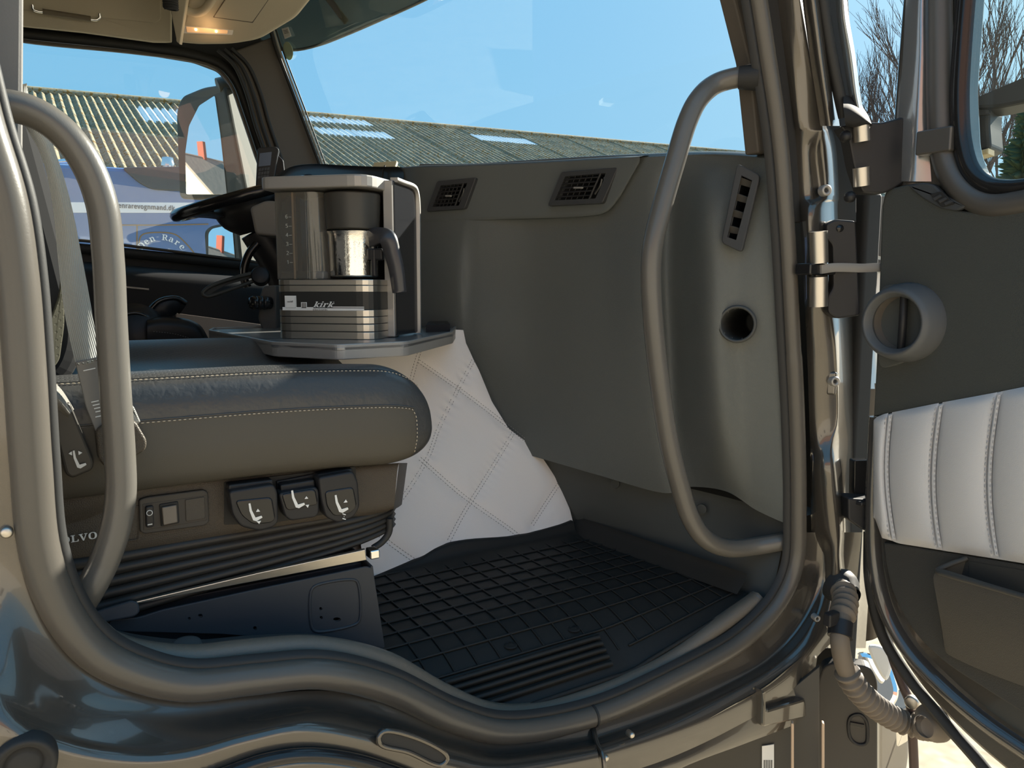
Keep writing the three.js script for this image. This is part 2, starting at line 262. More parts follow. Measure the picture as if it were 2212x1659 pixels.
{ // windscreen pillars: far one with bright rubber beads, near one beside the door seal
  const t = thing('trim_2', 'slanting windscreen pillar on the driver side with bright edge beads', null, null, 'structure');
  part('pillar', slab(zs(-2.03, [[500, 112], [592, 78], [640, 210], [692, 354], [720, 440], [625, 440], [578, 340], [548, 240], [530, 170]]), ZN, 0.05, { bevel: 0.006, r: 0.01, bs: 3 }), M.frameDark, t);
  for (const [dx, r, m] of [[2, 0.006, M.rubberDark], [9, 0.0045, M.greyLacquer], [15, 0.003, M.rubberDark]]) part('edge_bead', tube(zs(-2.015, [[580 + dx, 60], [596 + dx, 110], [630 + dx, 200], [664 + dx, 290], [690 + dx, 360]]), r, { rad: 8 }), m, t);
  for (const dx of [0, 14, 30]) part('door_rubber', tube(zs(-2.025, [[470 + dx, 108 - dx * 0.1], [505 + dx, 140], [532 + dx, 200], [552 + dx, 270], [580 + dx, 350]]), 0.007, { rad: 8 }), M.rubberDark, t);
  const n = thing('trim_3', 'narrow dark windscreen pillar lining beside the open door', null, null, 'structure');
  part('pillar', slab(zs(-0.03, [[1490, -420], [1545, -420], [1616, -60], [1646, 120], [1680, 330], [1640, 330], [1620, 130], [1578, -40]]), ZN, 0.03, { bevel: 0.004, r: 0.004 }), M.frameDark, n);
}
structure('trim_4', [slab(zs(-0.12, [[-90, -60], [50, -60], [48, 330], [46, 760], [-90, 760]]), ZN, 0.05, { bevel: 0.004 })], mat([0.2, 0.19, 0.18], 0.55, { bump: T.fine, bs: 0.0001 }), 'flat grey door post lining with the belt guide');
{ // outer skin of the cab behind and above the doorway, seen only at the edge of the frame
  structure('wall_right', [slab([V(-1.2, -0.6, -0.01), V(-0.03, -0.6, -0.01), V(-0.03, 1.42, -0.01), V(0.85, 1.42, -0.01), V(0.76, 1.7, -0.01), V(-1.2, 1.7, -0.01)], ZN, 0.06, { bevel: 0.004 })], M.paint, 'painted cab side behind and above the doorway');
}

// ---------------------------------------------------------------- overhead console, lamp, grip
{
  const p0 = onZ(300, 40, -1.95), n = V(0, -0.25, 1).normalize();
  const t = thing('overhead_shelf', 'beige overhead storage panel above the driver window', 'storage panel');
  part('panel', slab(ps(p0, n, [[-80, -60], [372, -60], [372, 92], [340, 92], [180, 70], [-80, 44]]), n, 0.1, { bevel: 0.006, r: 0.004 }), M.beige, t);
  part('locker_door', slab(ps(p0.clone().addScaledVector(n, 0.006), n, [[-80, -60], [345, -60], [348, 42], [335, 50], [-80, 8]]), n, 0.006, { bevel: 0.002, r: 0.01 }), M.beige, t);
  const gb = p0.clone().addScaledVector(n, 0.03);
  const gr = thing('grip_bar', 'chrome ended grip bar on the beige overhead locker', 'grip bar');
  part('sleeve', tube(ps(gb, n, [[92, 25], [145, 33], [196, 41]]), 0.008, { rad: 10 }), mat([0.16, 0.13, 0.09], 0.6), gr);
  for (const l of [[[70, 10], [72, 20], [80, 24], [96, 26]], [[192, 41], [208, 43], [215, 38], [215, 29]]]) part('end_bracket', tube(ps(gb, n, l), 0.004, { rad: 8 }), M.chrome, gr);
  const q0 = onZ(450, 50, -1.72), qn = V(-0.25, -0.75, 0.6).normalize();
  const c = thing('overhead_console', 'beige overhead console with lit reading lamp beside the windscreen', 'overhead console');
  part('body', slab(ps(q0, qn, [[378, 94], [395, 40], [420, -60], [720, -60], [640, 40], [560, 88], [500, 98], [430, 99]]), qn, 0.12, { bevel: 0.012, r: [0.01, 0.01, 0, 0, 0.02, 0.03, 0.03, 0.02], bs: 4 }), M.beige, c);
  const q1 = q0.clone().addScaledVector(qn, 0.004);
  part('side_cheek', slab(zs(-1.68, [[352, -60], [430, -60], [400, 30], [380, 94], [372, 88]]), V(-0.5, -0.2, 0.8), 0.02, { bevel: 0.003 }), M.beige, c);
  part('flap', slab(ps(q1, qn, [[462, 37], [500, -20], [600, -30], [545, 48]]), qn, 0.004, { bevel: 0.0015, r: 0.004 }), M.beige, c);
  part('flap_gap', ringAround(ps(q1.clone().addScaledVector(qn, -0.002), qn, [[462, 37], [500, -20], [600, -30], [545, 48]]), qn, 0.003, 0.003), M.frameDark, c);
  part('visor_pivot', tube(ps(q1, qn, [[398, 20], [420, 28], [440, 22], [470, -20]]), 0.012, { rad: 12 }), M.beige, c);
  const bez = part('lamp_bezel', slab(ps(q1, qn, [[392, 56], [504, 66], [502, 76], [394, 72]]), qn, 0.006, { bevel: 0.001, r: 0.003 }), mat([0.75, 0.72, 0.66], 0.3), c);
  const lens = part('lamp_lens', slab(ps(q1.clone().addScaledVector(qn, 0.0015), qn, [[402, 58], [492, 66], [491, 73], [404, 70]]), qn, 0.003, { bevel: 0.0006, r: 0.002 }), mat([1, 0.75, 0.5], 0.2, { emis: [1, 0.42, 0.14], ei: 0.3 }), c, 'warm glowing lamp lens');
  for (const [x, y] of [[423, 64], [467, 68]]) part('bulb', new THREE.SphereGeometry(0.0035, 12, 8).translate(...onPl(x, y, q1.clone().addScaledVector(qn, 0.004), qn).toArray()), mat([1, 0.9, 0.7], 0.3, { emis: [1, 0.75, 0.4], ei: 6 }), lens);
  const lp = new THREE.PointLight(new THREE.Color().setRGB(1, 0.6, 0.3), 0.006, 2); lp.name = 'reading_light'; lp.position.copy(onPl(447, 66, q1.clone().addScaledVector(qn, 0.03), qn)); lp.castShadow = true; scene.add(lp);
  // dark cord knot hanging above the console
  const k = thing('cord_knot', 'black coiled cord bundle hanging from the overhead console', 'cord'); const kc = onZ(368, 2, -1.62);
  const kp = []; for (let i = 0; i < 60; i++) { const a = i * 0.9; kp.push(V(kc.x + Math.cos(a) * 0.018, kc.y + 0.03 - i * 0.0009, kc.z + Math.sin(a) * 0.012)); }
  part('coil', tube(kp, 0.004, { seg: 300, rad: 6 }), M.blackMatt, k);
}
{ // tinted sun visor outside the top of the windscreen
  const t = thing('outer_sun_visor', 'dark tinted plastic sun visor outside the windscreen top', 'sun visor'), rows = [[], [], [], []];
  const sx = (y, z) => wsX(1.4, Math.max(-2.06, z)) + 0.13 - Math.max(0, -2.06 - z) * 1.2 - 0.25 * (y - 1.4);
  const at = (x, y) => { const d = ray(x, y); for (let k = 1.5; k < 5; k += 0.002) { const p = CAM.clone().addScaledVector(d, k); if (p.x > sx(p.y, p.z)) return p; } return onZ(x, y, -2.3); };
  const ed = [[560, 84], [580, 98], [605, 107], [640, 108], [690, 97], [750, 74], [830, 40], [900, 8], [980, -32]].map((p) => at(...p)); const e = ed[ed.length - 1], e0 = ed[ed.length - 2];
  for (let k = 1; k <= 5; k++) { const z = lerp(e.z, 0.05, k / 5); ed.push(V(sx(e.y, z), e.y + (k / 5) * 0.01, z)); }
  ed.forEach((p) => [0, 0.12, 0.25, 0.42].forEach((h, j) => rows[j].push(V(sx(p.y + h, p.z) - h * 0.25, p.y + h, p.z))));
  part('shield', loft(rows, 4, 3), mat([0.075, 0.08, 0.06], 0.12, { trans: 0.35 }), t);
  part('rim', tube(rows[0].map((p) => p.clone()), 0.005, { rad: 8, seg: 90 }), mat([0.05, 0.055, 0.05], 0.25), t);
  for (const k of [5, 8]) part('bracket', tube([rows[1][k].clone().add(V(-0.12, 0.02, 0)), rows[1][k].clone().add(V(-0.05, 0.02, 0)), rows[0][k].clone().add(V(0, 0.04, 0))], 0.012, { rad: 8 }), M.blackMatt, t);
}
{ // stickers on the windscreen
  const at = (x, y) => { const d = ray(x, y); for (let k = 1.5; k < 5; k += 0.002) { const p = CAM.clone().addScaledVector(d, k); if (p.x > wsX(p.y, p.z) - 0.008) return p; } return onZ(x, y, -2); };
  const a = at(618, 72), n = V(-1, -0.28, 0.25).normalize();
  const s = thing('paper_sticker', 'small white printed label on the windscreen corner', 'sticker');
  part('sheet', slab(ps(a, n, [[608, 62], [622, 58], [629, 78], [615, 84]]), n, 0.001, { bevel: 0.0002 }), M.white, s);
  part('print', [0, 1, 2].map((k) => slab(ps(a.clone().addScaledVector(n, 0.0008), n, [[612 + k, 66 + k * 3], [621 + k, 64 + k * 3], [621 + k, 65 + k * 3], [612 + k, 67 + k * 3]]), n, 0.0006, { bevel: 0 })), M.blackMatt, s);
  const b = at(622, 110), r = thing('round_sticker', 'pale green round sticker on the windscreen below the white label', 'sticker');
  part('sheet', disc(b, n, 0.03, 0.001, 0.0003), mat([0.5, 0.58, 0.42], 0.5, { trans: 0.2 }), r);
}

// ---------------------------------------------------------------- outdoors
{ // long barn with a corrugated roof beyond the truck
  const b = thing('barn', 'long barn with corrugated fibre cement roof seen through the windscreen', 'barn');
  const o = V(0.3, 0, -22), ax = V(22.5, 0.7, 0).normalize(); // along the ridge, which rises a little
  const nrm = V(0, 0, 1), ridgeY = 5.3, eaveY = 2.55, run = 7, SL = Math.atan2(ridgeY - eaveY, run), len = Math.hypot(run, ridgeY - eaveY);
  const down = nrm.clone().multiplyScalar(Math.cos(SL)).add(V(0, -Math.sin(SL), 0)), out = ax.clone().cross(down).normalize(); if (out.y < 0) out.negate();
  const nR = 9, sl = len / nR + 0.1, sw = 1.062, pitch = 0.177;
  function sheetGeo() { const P = [], nu = 49; for (let i = 0; i < nu; i++) { const x = i / (nu - 1) * (sw + 0.02), y = 0.028 * Math.cos(x / pitch * 2 * Math.PI) ; P.push([V(x, y, 0), V(x, y, sl)]); } return gridGeo(P, nu, 2); }
  const sg = sheetGeo(); sg.computeVertexNormals();
  const tone = [0, 1, 2, 3].map((k) => { const tx = tex(128, (u, v) => { const a = fbm(u, v, 8, k * 7), m = vnoise(u, v, 24, k + 20); const c = 0.4 + 0.3 * a + 0.1 * m; return m > 0.72 && a > 0.45 ? [0.55, 0.42, 0.22] : [c, c * 0.95, c * 0.82]; }, 0.9, true); return mat([0.85, 0.82, 0.76], 0.9, { map: tx }); });
  const clear = mat([0.75, 0.8, 0.82], 0.35);
  const org0 = o.clone().add(V(0, ridgeY, 0)), white = new Set();
  for (const [x, y] of [[690, 265], [755, 269], [735, 287], [815, 293], [1000, 280], [1060, 285], [1060, 303], [1120, 308], [1240, 299], [1300, 304], [335, 238], [372, 241], [352, 262], [385, 266]]) { const q = onPl(x, y, org0, out).sub(org0); white.add(Math.floor((q.dot(ax) + 2) / sw) + ',' + Math.floor(q.dot(down) / (len / nR))); }
  for (let i = 0; i < 28; i++) for (let j = 0; j < nR; j++) {
    const isW = white.has(i + ',' + j), m = part(isW ? 'skylight_sheet' : 'roof_sheet', sg, isW ? clear : tone[(i * 3 + j * 5 + ((i * j) % 3)) % 4], b);
    m.position.copy(org0).addScaledVector(ax, -2 + i * sw).addScaledVector(down, j * len / nR - 0.03).addScaledVector(out, (nR - j) * 0.004 + 0.006 * (i % 2));
    const mm = new THREE.Matrix4().makeBasis(ax, out, down); m.quaternion.setFromRotationMatrix(mm);
  }
  part('ridge_cap', tube([o.clone().addScaledVector(ax, -2.2).add(V(0, ridgeY + 0.05, 0)), o.clone().addScaledVector(ax, 27.6).add(V(0, ridgeY + 0.05, 0))], 0.11, { rad: 8, seg: 4 }), tone[1], b);
  const wallAt = o.clone().addScaledVector(nrm, run - 0.4);
  part('front_wall', slab([wallAt.clone().addScaledVector(ax, -2).setY(GY), wallAt.clone().addScaledVector(ax, 27.6).setY(GY), wallAt.clone().addScaledVector(ax, 27.6).setY(eaveY + 0.9), wallAt.clone().addScaledVector(ax, -2).setY(eaveY + 0.1)], nrm, 0.3), mat([0.5, 0.42, 0.34], 0.9, { bump: T.patch, bs: 0.02 }), b);
  const bk = o.clone().addScaledVector(nrm, -run);
  part('back_roof', slab([o.clone().addScaledVector(ax, -2).setY(ridgeY - 0.1), o.clone().addScaledVector(ax, 27.6).setY(ridgeY - 0.1), bk.clone().addScaledVector(ax, 27.6).setY(eaveY), bk.clone().addScaledVector(ax, -2).setY(eaveY)], ax.clone().cross(V(0, 0, 0).copy(down).setZ(-down.z)).y > 0 ? V(-nrm.x * Math.sin(SL), Math.cos(SL), -nrm.z * Math.sin(SL)) : V(-nrm.x * Math.sin(SL), Math.cos(SL), -nrm.z * Math.sin(SL)), 0.06), tone[0], b);
  const ga = o.clone().addScaledVector(ax, -1.9);
  part('gable_wall', slab([ga.clone().addScaledVector(nrm, run - 0.4).setY(GY), ga.clone().addScaledVector(nrm, run - 0.4).setY(eaveY), ga.clone().setY(ridgeY - 0.1), ga.clone().addScaledVector(nrm, -run + 0.4).setY(eaveY), ga.clone().addScaledVector(nrm, -run + 0.4).setY(GY)], ax.clone().negate(), 0.3), mat([0.5, 0.42, 0.34], 0.9), b);
}
{ // blue truck parked alongside
  const t = thing('blue_truck', 'blue truck with white web address stripe parked beyond the driver window', 'truck'), Z = -7, blue = mat([0.1, 0.19, 0.4], 0.35, { coat: 0.4 });
  const P = (l, z = Z) => zs(z, l);
  part('cab_side', slab([V(-3.5, -0.75, Z), V(2.35, -0.75, Z), V(2.35, 0.6, Z), V(2.05, 1.5, Z), V(1.9, 1.62, Z), V(-3.5, 1.55, Z)], ZN, 2.3, { bevel: 0.04, r: 0.05 }), blue, t);
  part('roof_fairing', slab(P([[262, 361], [440, 359], [545, 357], [552, 412], [430, 414], [330, 410], [300, 395]], Z + 0.02), ZN, 0.05, { r: 0.05, bevel: 0.01 }), mat([0.1, 0.11, 0.12], 0.6, { bump: T.dots, bs: 0.002 }), t);
  part('stripe', slab(P([[-60, 436], [556, 438], [556, 460], [-60, 459]], Z + 0.004), ZN, 0.008), mat([0.72, 0.76, 0.84], 0.5), t);
  const e = onZ(378, 455, Z + 0.006), g = text('denrarevognmand.dk', 0.05, { depth: 0.003 }); g.computeBoundingBox(); g.translate(-g.boundingBox.max.x, 0, 0);
  const k = 0.5 / (g.boundingBox.max.x - g.boundingBox.min.x); g.scale(k, k * 1.25, 1); g.translate(e.x, e.y, e.z); part('web_lettering', g, mat([0.1, 0.11, 0.14], 0.6), t);
  const word = 'Den Rare', R = 0.2, c = onZ(352, 566, Z + 0.006);
  for (let i = 0; i < word.length; i++) { if (word[i] === ' ') continue; const a = (i - 3.5) * 0.25, l = text(word[i], 0.054, { font: 'serif_bold', depth: 0.003 }); l.computeBoundingBox(); l.translate(-(l.boundingBox.max.x + l.boundingBox.min.x) / 2, R, 0); l.rotateZ(-a); l.translate(c.x, c.y, c.z); part('letter', l, mat([0.75, 0.8, 0.85], 0.5), t); }
  part('letter_panel', slab(P([[338, 552], [366, 552], [366, 600], [338, 600]], Z + 0.004), ZN, 0.006), mat([0.7, 0.75, 0.8], 0.5), t);
  for (const l of [[[303, 640], [303, 512], [311, 505], [375, 505], [396, 520], [432, 566], [460, 640]], [[240, 486], [350, 486], [450, 484]], [[296, 487], [296, 640]]]) part('panel_joint', tube(P(l, Z), 0.006, { rad: 6, seg: 50 }), mat([0.3, 0.2, 0.1], 0.7), t);
  part('beacon', lathe([[0, 0.09], [0.05, 0.08], [0.055, 0.03], [0.06, 0.03], [0.06, 0]], onZ(363, 359, Z - 0.3)), M.steelShine, t);
  for (const dy of [0, 14]) part('air_horn', cyl(onZ(110, 352 + dy, Z - 0.4), onZ(168, 347 + dy, Z - 0.4), 0.02, 0.035), M.chrome, t);
  part('wheel', lathe([[0, 0.16], [0.3, 0.16], [0.33, 0.2], [0.5, 0.18], [0.5, 0], [0, 0]], V(0.3, -0.95, Z - 0.1), ZN), M.rubberDark, t);
}
{ // cream house that the driver mirrors look back at
  const h = thing('cream_house', 'cream gabled house with red chimney reflected in the driver mirrors', 'house');
  const X = -50, Zc = -26.5, hw = 3.0, ev = 3.4, pk = 7.2, cream = mat([0.5, 0.44, 0.3], 0.9), roof = mat([0.2, 0.17, 0.14], 0.85, { bump: T.patch, bs: 0.02 });
  part('gable_wall', slab([V(X, GY, Zc + hw), V(X, GY, Zc - hw), V(X, ev, Zc - hw), V(X, pk, Zc), V(X, ev, Zc + hw)], V(1, 0, 0), 0.3), cream, h);
  for (const s of [-1, 1]) part('side_wall', rbox(12, ev - GY, 0.3, 0.01, [X - 6.1, (ev + GY) / 2, Zc + s * (hw - 0.2)]), cream, h);
  for (const s of [-1, 1]) part('roof_slope', slab([V(X + 0.2, pk + 0.1, Zc), V(X - 12, pk + 0.1, Zc), V(X - 12, ev - 0.3, Zc + s * (hw + 0.25)), V(X + 0.2, ev - 0.3, Zc + s * (hw + 0.25))], V(0, hw + 0.25, s * (pk - ev + 0.4)), 0.15), roof, h);
  part('chimney', rbox(0.45, 1.3, 0.45, 0.02, [X - 4, pk + 0.5, Zc]), mat([0.22, 0.06, 0.04], 0.9), h);
  for (const [dz, y, w] of [[0, 4.6, 0.8], [-1.3, 1.4, 1], [1.3, 1.4, 1]]) { const wdw = part('window', rbox(0.1, 1.3, w, 0.02, [X + 0.03, y, Zc + dz]), M.white, h); part('pane', rbox(0.04, 1.1, w - 0.2, 0.01, [X + 0.09, y, Zc + dz]), M.gloss, wdw); }
  const w2 = thing('white_shed', 'white wooden outbuilding beside the cream house', 'outbuilding');
  part('front', rbox(0.3, 5, 9, 0.02, [X - 8, GY + 2.5, Zc - 9]), mat([0.8, 0.8, 0.76], 0.9), w2); part('roof', slab([V(X - 7.6, 3.4, Zc - 13.6), V(X - 7.6, 3.4, Zc - 4.4), V(X - 13, 6.4, Zc - 4.4), V(X - 13, 6.4, Zc - 13.6)], V(3.0, 5.4, 0), 0.15), roof, w2);
}
{ // house added unseen behind the viewer to light the doorway and show in the paint
  const f = thing('added_farmhouse', 'added cream house behind the viewer that lights the doorway', 'house'), wall = mat([0.5, 0.46, 0.4], 0.9);
  f.position.set(-4, GY, 8); f.rotation.y = -Math.PI / 6;
  part('front_wall', rbox(24, 4.4, 0.3, 0.02, [0, 2.2, 0]), wall, f); for (const x of [-11.85, 11.85]) part('end_wall', rbox(0.3, 4.4, 7, 0.02, [x, 2.2, 3.5]), wall, f);
  part('roof', slab([V(-12.4, 4.2, -0.5), V(12.4, 4.2, -0.5), V(12.4, 7.6, 4), V(-12.4, 7.6, 4)], V(0, 4.5, -3.4), 0.15), mat([0.3, 0.14, 0.09], 0.85), f);
  for (let k = 0; k < 6; k++) { const w = part('window', rbox(1.1, 1.2, 0.1, 0.02, [-10 + k * 4, 2.3, -0.16]), M.white, f); part('pane', rbox(0.95, 1.05, 0.04, 0.01, [-10 + k * 4, 2.3, -0.2]), M.gloss, w); }
}
// ---------------------------------------------------------------- trees
function bareTree(label, x, z, h, spread, s0) {
  seed = s0; const segs = [[], [], []];
  const grow = (p, d, len, r, lev) => {
    const e = p.clone().addScaledVector(d, len); segs[Math.min(2, lev > 3 ? 2 : lev > 1 ? 1 : 0)].push([p, e, r, r * 0.68]);
    if (lev >= 6) return; const n = lev === 0 ? 5 : 3;
    for (let k = 0; k < n; k++) { const q = V(rnd() - 0.5, rnd() * 0.35, rnd() - 0.5).multiplyScalar(spread * 1.7), dd = d.clone().add(q).add(V(0, 0.12, 0)).normalize(), at = p.clone().lerp(e, k === 0 ? 1 : 0.45 + rnd() * 0.55); grow(at, dd, len * (0.6 + rnd() * 0.22), r * 0.6, lev + 1); }
  };
  grow(V(x, GY, z), V(0, 1, 0), h * 0.3, h * 0.011, 0);
  const t = thing('bare_tree', label, 'tree', 'bare trees beyond the door'), bark = mat([0.13, 0.1, 0.085], 0.9);
  const geo = (l, n) => l.map(([a, b, r, r2]) => { const d = b.clone().sub(a), g = new THREE.CylinderGeometry(r2, r, d.length(), n, 1, true); g.applyQuaternion(new THREE.Quaternion().setFromUnitVectors(V(0, 1, 0), d.clone().normalize())); g.translate(...a.clone().add(b).multiplyScalar(0.5).toArray()); return g; });
  part('trunk', geo(segs[0], 7), bark, t); part('boughs', geo(segs[1], 5), bark, t); part('twigs', geo(segs[2], 3), bark, t);
}
bareTree('bare tree between the windscreen pillar and the open door', 36, -22.0, 15.5, 0.6, 11);
bareTree('tall bare tree seen at the top corner of the door window', 60, -30.5, 27, 0.55, 23);
bareTree('bare tree behind the window bar of the open door', 47, -24.6, 18, 0.6, 41);
bareTree('bare tree at the edge of the door window behind the conifer', 33, -14.9, 12.5, 0.55, 57);
{
  seed = 99; const t = thing('conifer', 'dark green conifer seen through the door window', 'tree'), c = V(19.5, GY, -8.3), h = 6.4, g = [];
  for (let i = 0; i < 900; i++) { const f = Math.pow(rnd(), 0.8), y = 0.4 + f * (h - 0.5), r = (1 - f) * 1.7 + 0.12, a = rnd() * 6.283, l = r * (0.55 + rnd() * 0.5), s = new THREE.ConeGeometry(0.13 + 0.1 * (1 - f), l, 4, 1, true); s.scale(1, 1, 0.35); s.translate(0, l / 2, 0); s.rotateZ(-(1.25 + rnd() * 0.5)); s.rotateY(a); s.translate(c.x, c.y + y, c.z); g.push(s); }
  part('needles', g, mat([0.06, 0.085, 0.035], 0.85), t); part('trunk', cyl(c, c.clone().add(V(0, h, 0)), 0.14, 0.02, 8), mat([0.13, 0.09, 0.06], 0.9), t);
}

// ---------------------------------------------------------------- painted doorway of the cab
{
  const t = thing('cab_body', 'dark metallic painted truck cab doorway with sill and hinge post', 'truck cab');
  // sill: rows follow the doorway from the rear post to the hinge post, from the seal outwards and down
  const seal = [[-20, 560, 0], [8, 760, 0], [30, 1000, 0], [62, 1200, 0], [112, 1330, 0], [185, 1432, 0], [285, 1490, 0], [400, 1510, 0], [560, 1500, 0], [700, 1492, 0], [850, 1512, 0], [1000, 1568, 0], [1100, 1586, 0], [1282, 1555, 0]];
  const a = [[-90, 560, 0.002], [-45, 780, 0.002], [-30, 1020, 0.002], [0, 1230, 0.004], [70, 1400, 0.014], [170, 1500, 0.014], [285, 1540, 0.014], [400, 1552, 0.014], [560, 1535, 0.014], [700, 1522, 0.014], [850, 1556, 0.014], [1000, 1606, 0.014], [1100, 1622, 0.014], [1284, 1594, 0.014]];
  const c = [[-150, 560, 0.004], [-110, 800, 0.004], [-90, 1050, 0.004], [-60, 1300, 0.01], [30, 1500, 0.044], [150, 1580, 0.044], [280, 1605, 0.044], [400, 1600, 0.044], [540, 1568, 0.044], [680, 1548, 0.044], [830, 1578, 0.044], [985, 1626, 0.044], [1095, 1642, 0.044], [1288, 1612, 0.044]];
  const d = [[-200, 560, 0.005], [-170, 830, 0.005], [-150, 1080, 0.005], [-110, 1360, 0.018], [0, 1550, 0.062], [130, 1612, 0.062], [270, 1638, 0.062], [400, 1632, 0.062], [530, 1596, 0.062], [665, 1572, 0.062], [815, 1600, 0.062], [970, 1648, 0.062], [1090, 1664, 0.062], [1292, 1632, 0.062]];
  const e = [[-260, 560, 0.005], [-230, 860, 0.005], [-210, 1110, 0.005], [-170, 1420, 0.02], [-40, 1620, 0.064], [110, 1670, 0.064], [260, 1684, 0.064], [400, 1672, 0.064], [525, 1640, 0.064], [655, 1618, 0.064], [800, 1646, 0.064], [950, 1696, 0.064], [1085, 1715, 0.064], [1298, 1680, 0.064]];
  const f = e.map(([x, y, z]) => [x - 8, y + 130, z]);
  part('sill_panel', loft([seal, a, c, d, e, f].map((r) => zs(0, r)), 5, 5), M.paint, t);
  const s2 = [[1276, 1556, 0], [1394, 1510, 0], [1512, 1456, 0], [1630, 1386, 0], [1702, 1306, 0], [1728, 1234, 0], [1732, 1150, 0]];
  const a2 = [[1284, 1596, 0.012], [1408, 1550, 0.012], [1532, 1494, 0.012], [1655, 1425, 0.012], [1730, 1345, 0.012], [1764, 1260, 0.012], [1772, 1150, 0.012]];
  const c2 = [[1288, 1612, 0.036], [1420, 1568, 0.036], [1545, 1514, 0.036], [1668, 1445, 0.036], [1742, 1370, 0.036], [1790, 1275, 0.03], [1800, 1150, 0.03]];
  const d2 = [[1292, 1634, 0.05], [1430, 1592, 0.05], [1560, 1540, 0.05], [1685, 1470, 0.05], [1758, 1392, 0.05], [1825, 1310, 0.04], [1850, 1150, 0.04]];
  const e2 = [[1298, 1685, 0.052], [1440, 1640, 0.052], [1580, 1575, 0.052], [1700, 1502, 0.052], [1764, 1420, 0.052], [1835, 1335, 0.042], [1862, 1150, 0.042]];
  part('front_sill_panel', loft([s2, a2, c2, d2, e2].map((r) => zs(0, r)), 6, 5), M.paint, t);
  part('sill_joint', tube(zs(0, [[1282, 1572, 0.004], [1290, 1605, 0.034], [1302, 1632, 0.055], [1308, 1700, 0.066]]), 0.0035, { rad: 8 }), M.paint, t);
  // lower skirt in front of the step well, with its crease and foot bracket
  part('skirt_panel', loft([zs(0.05, [[1296, 1652], [1440, 1602], [1570, 1530], [1660, 1478], [1762, 1392]]), zs(0.045, [[1300, 1668], [1450, 1616], [1585, 1546], [1675, 1490], [1768, 1402]]), zs(0.055, [[1310, 1700], [1460, 1650], [1600, 1590], [1690, 1552], [1752, 1500]]), zs(0.055, [[1310, 1760], [1460, 1665], [1600, 1610], [1690, 1576], [1748, 1552]])], 5, 4), M.paint, t);
  part('step_bracket', slab(zs(0.065, [[1650, 1490], [1656, 1535], [1740, 1510], [1745, 1545], [1738, 1552], [1648, 1572]]), ZN, 0.02, { bevel: 0.004, r: 0.006 }), M.paint, t);
  for (const [x, y] of [[1368, 1590], [1312, 1640]]) part('rivet', disc(onZ(x, y, 0.056), ZN, 0.0045, 0.012, 0.002), M.steel, t);
  part('rivet', disc(onZ(14, 1152, 0.008), ZN, 0.0055, 0.01, 0.002), M.steel, t);
  part('drain_plug', lathe([[0, 0.002], [0.012, 0.002], [0.015, -0.002], [0.02, 0.006], [0.026, 0.004], [0.027, -0.01]], onZ(52, 1652, 0.07), ZN), M.rubberDark, t);
  // raised rim round a flat plate, painted black for the shade in the opening
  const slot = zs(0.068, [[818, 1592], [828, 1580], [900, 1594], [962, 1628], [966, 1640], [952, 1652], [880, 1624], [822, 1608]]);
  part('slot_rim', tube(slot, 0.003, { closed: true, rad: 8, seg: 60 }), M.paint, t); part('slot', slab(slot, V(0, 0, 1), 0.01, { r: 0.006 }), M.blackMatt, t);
  for (const [k, m] of [[0, M.gloss], [16, M.paint], [32, M.gloss]]) part('arch_rib', tube(zs(0.07, [[470 - k, 1680 + k * 0.3], [570, 1645 + k * 0.9], [660, 1632 + k], [760, 1642 + k], [860, 1672 + k], [960, 1712 + k]]), 0.008, { rad: 10 }), m, t);
  // hinge post
  const cols = [[-440, [1600, 1618, 1640, 1652, 1674, 1694]], [-60, [1668, 1690, 1712, 1722, 1745, 1765]], [100, [1690, 1710, 1735, 1752, 1775, 1795]], [260, [1712, 1728, 1770, 1778, 1800, 1822]], [285, [1715, 1735, 1768, 1782, 1812, 1836]], [330, [1718, 1742, 1762, 1786, 1822, 1846]], [420, [1724, 1748, 1770, 1792, 1826, 1850]], [450, [1726, 1736, 1752, 1782, 1828, 1852]], [560, [1733, 1742, 1758, 1790, 1832, 1858]], [690, [1740, 1755, 1788, 1806, 1838, 1864]], [780, [1744, 1765, 1800, 1812, 1842, 1868]], [900, [1748, 1770, 1806, 1814, 1846, 1872]], [960, [1750, 1766, 1790, 1806, 1848, 1874]], [1020, [1751, 1758, 1788, 1812, 1846, 1876]], [1140, [1752, 1768, 1800, 1822, 1842, 1878]], [1200, [1752, 1778, 1802, 1820, 1846, 1878]], [1290, [1748, 1770, 1800, 1825, 1850, 1878]], [1400, [1720, 1745, 1765, 1790, 1830, 1870]]];
  const zz = { base: [0, 0.016, 0.03, 0.028, -0.02, -0.05] };
  const rows = cols.map(([y, x]) => x.map((q, i) => onZ(q, y, zz.base[i] + (y > 285 && y < 440 && i === 2 ? -0.012 : 0) + (y > 1000 && i > 1 && i < 4 ? 0.012 : 0))));
  part('hinge_post', loft(rows, 5, 4), M.paint, t);
  part('pillar_core', [slab(zs(0.002, [[1570, -440], [1740, -440], [1828, -70], [1850, 250], [1850, 480], [1690, 480], [1682, 300]]), ZN, 0.02)], M.blackMatt, t);
  part('pillar_gutter', loft([0, 1, 2, 3].map((k) => zs(0, [[1640 + k * 17, -440], [1722 + k * 16, -60], [1738 + k * 16, 40], [1752 + k * 15, 140], [1766 + k * 14, 230], [1772 + k * 14, 272]].map(([x, y]) => [x, y, [0.035, 0.055, 0.06, 0.04][k]]))), 4, 4), M.paint, t);
  part('gutter_rubber', sweep(zs(0.055, [[1690, -440], [1766, -60], [1784, 60], [1800, 150], [1818, 235], [1822, 252]]), [[-0.008, -0.004], [0.008, -0.004], [0.009, 0.006], [0, 0.01], [-0.009, 0.006]], ZN), M.rubberDark, t);
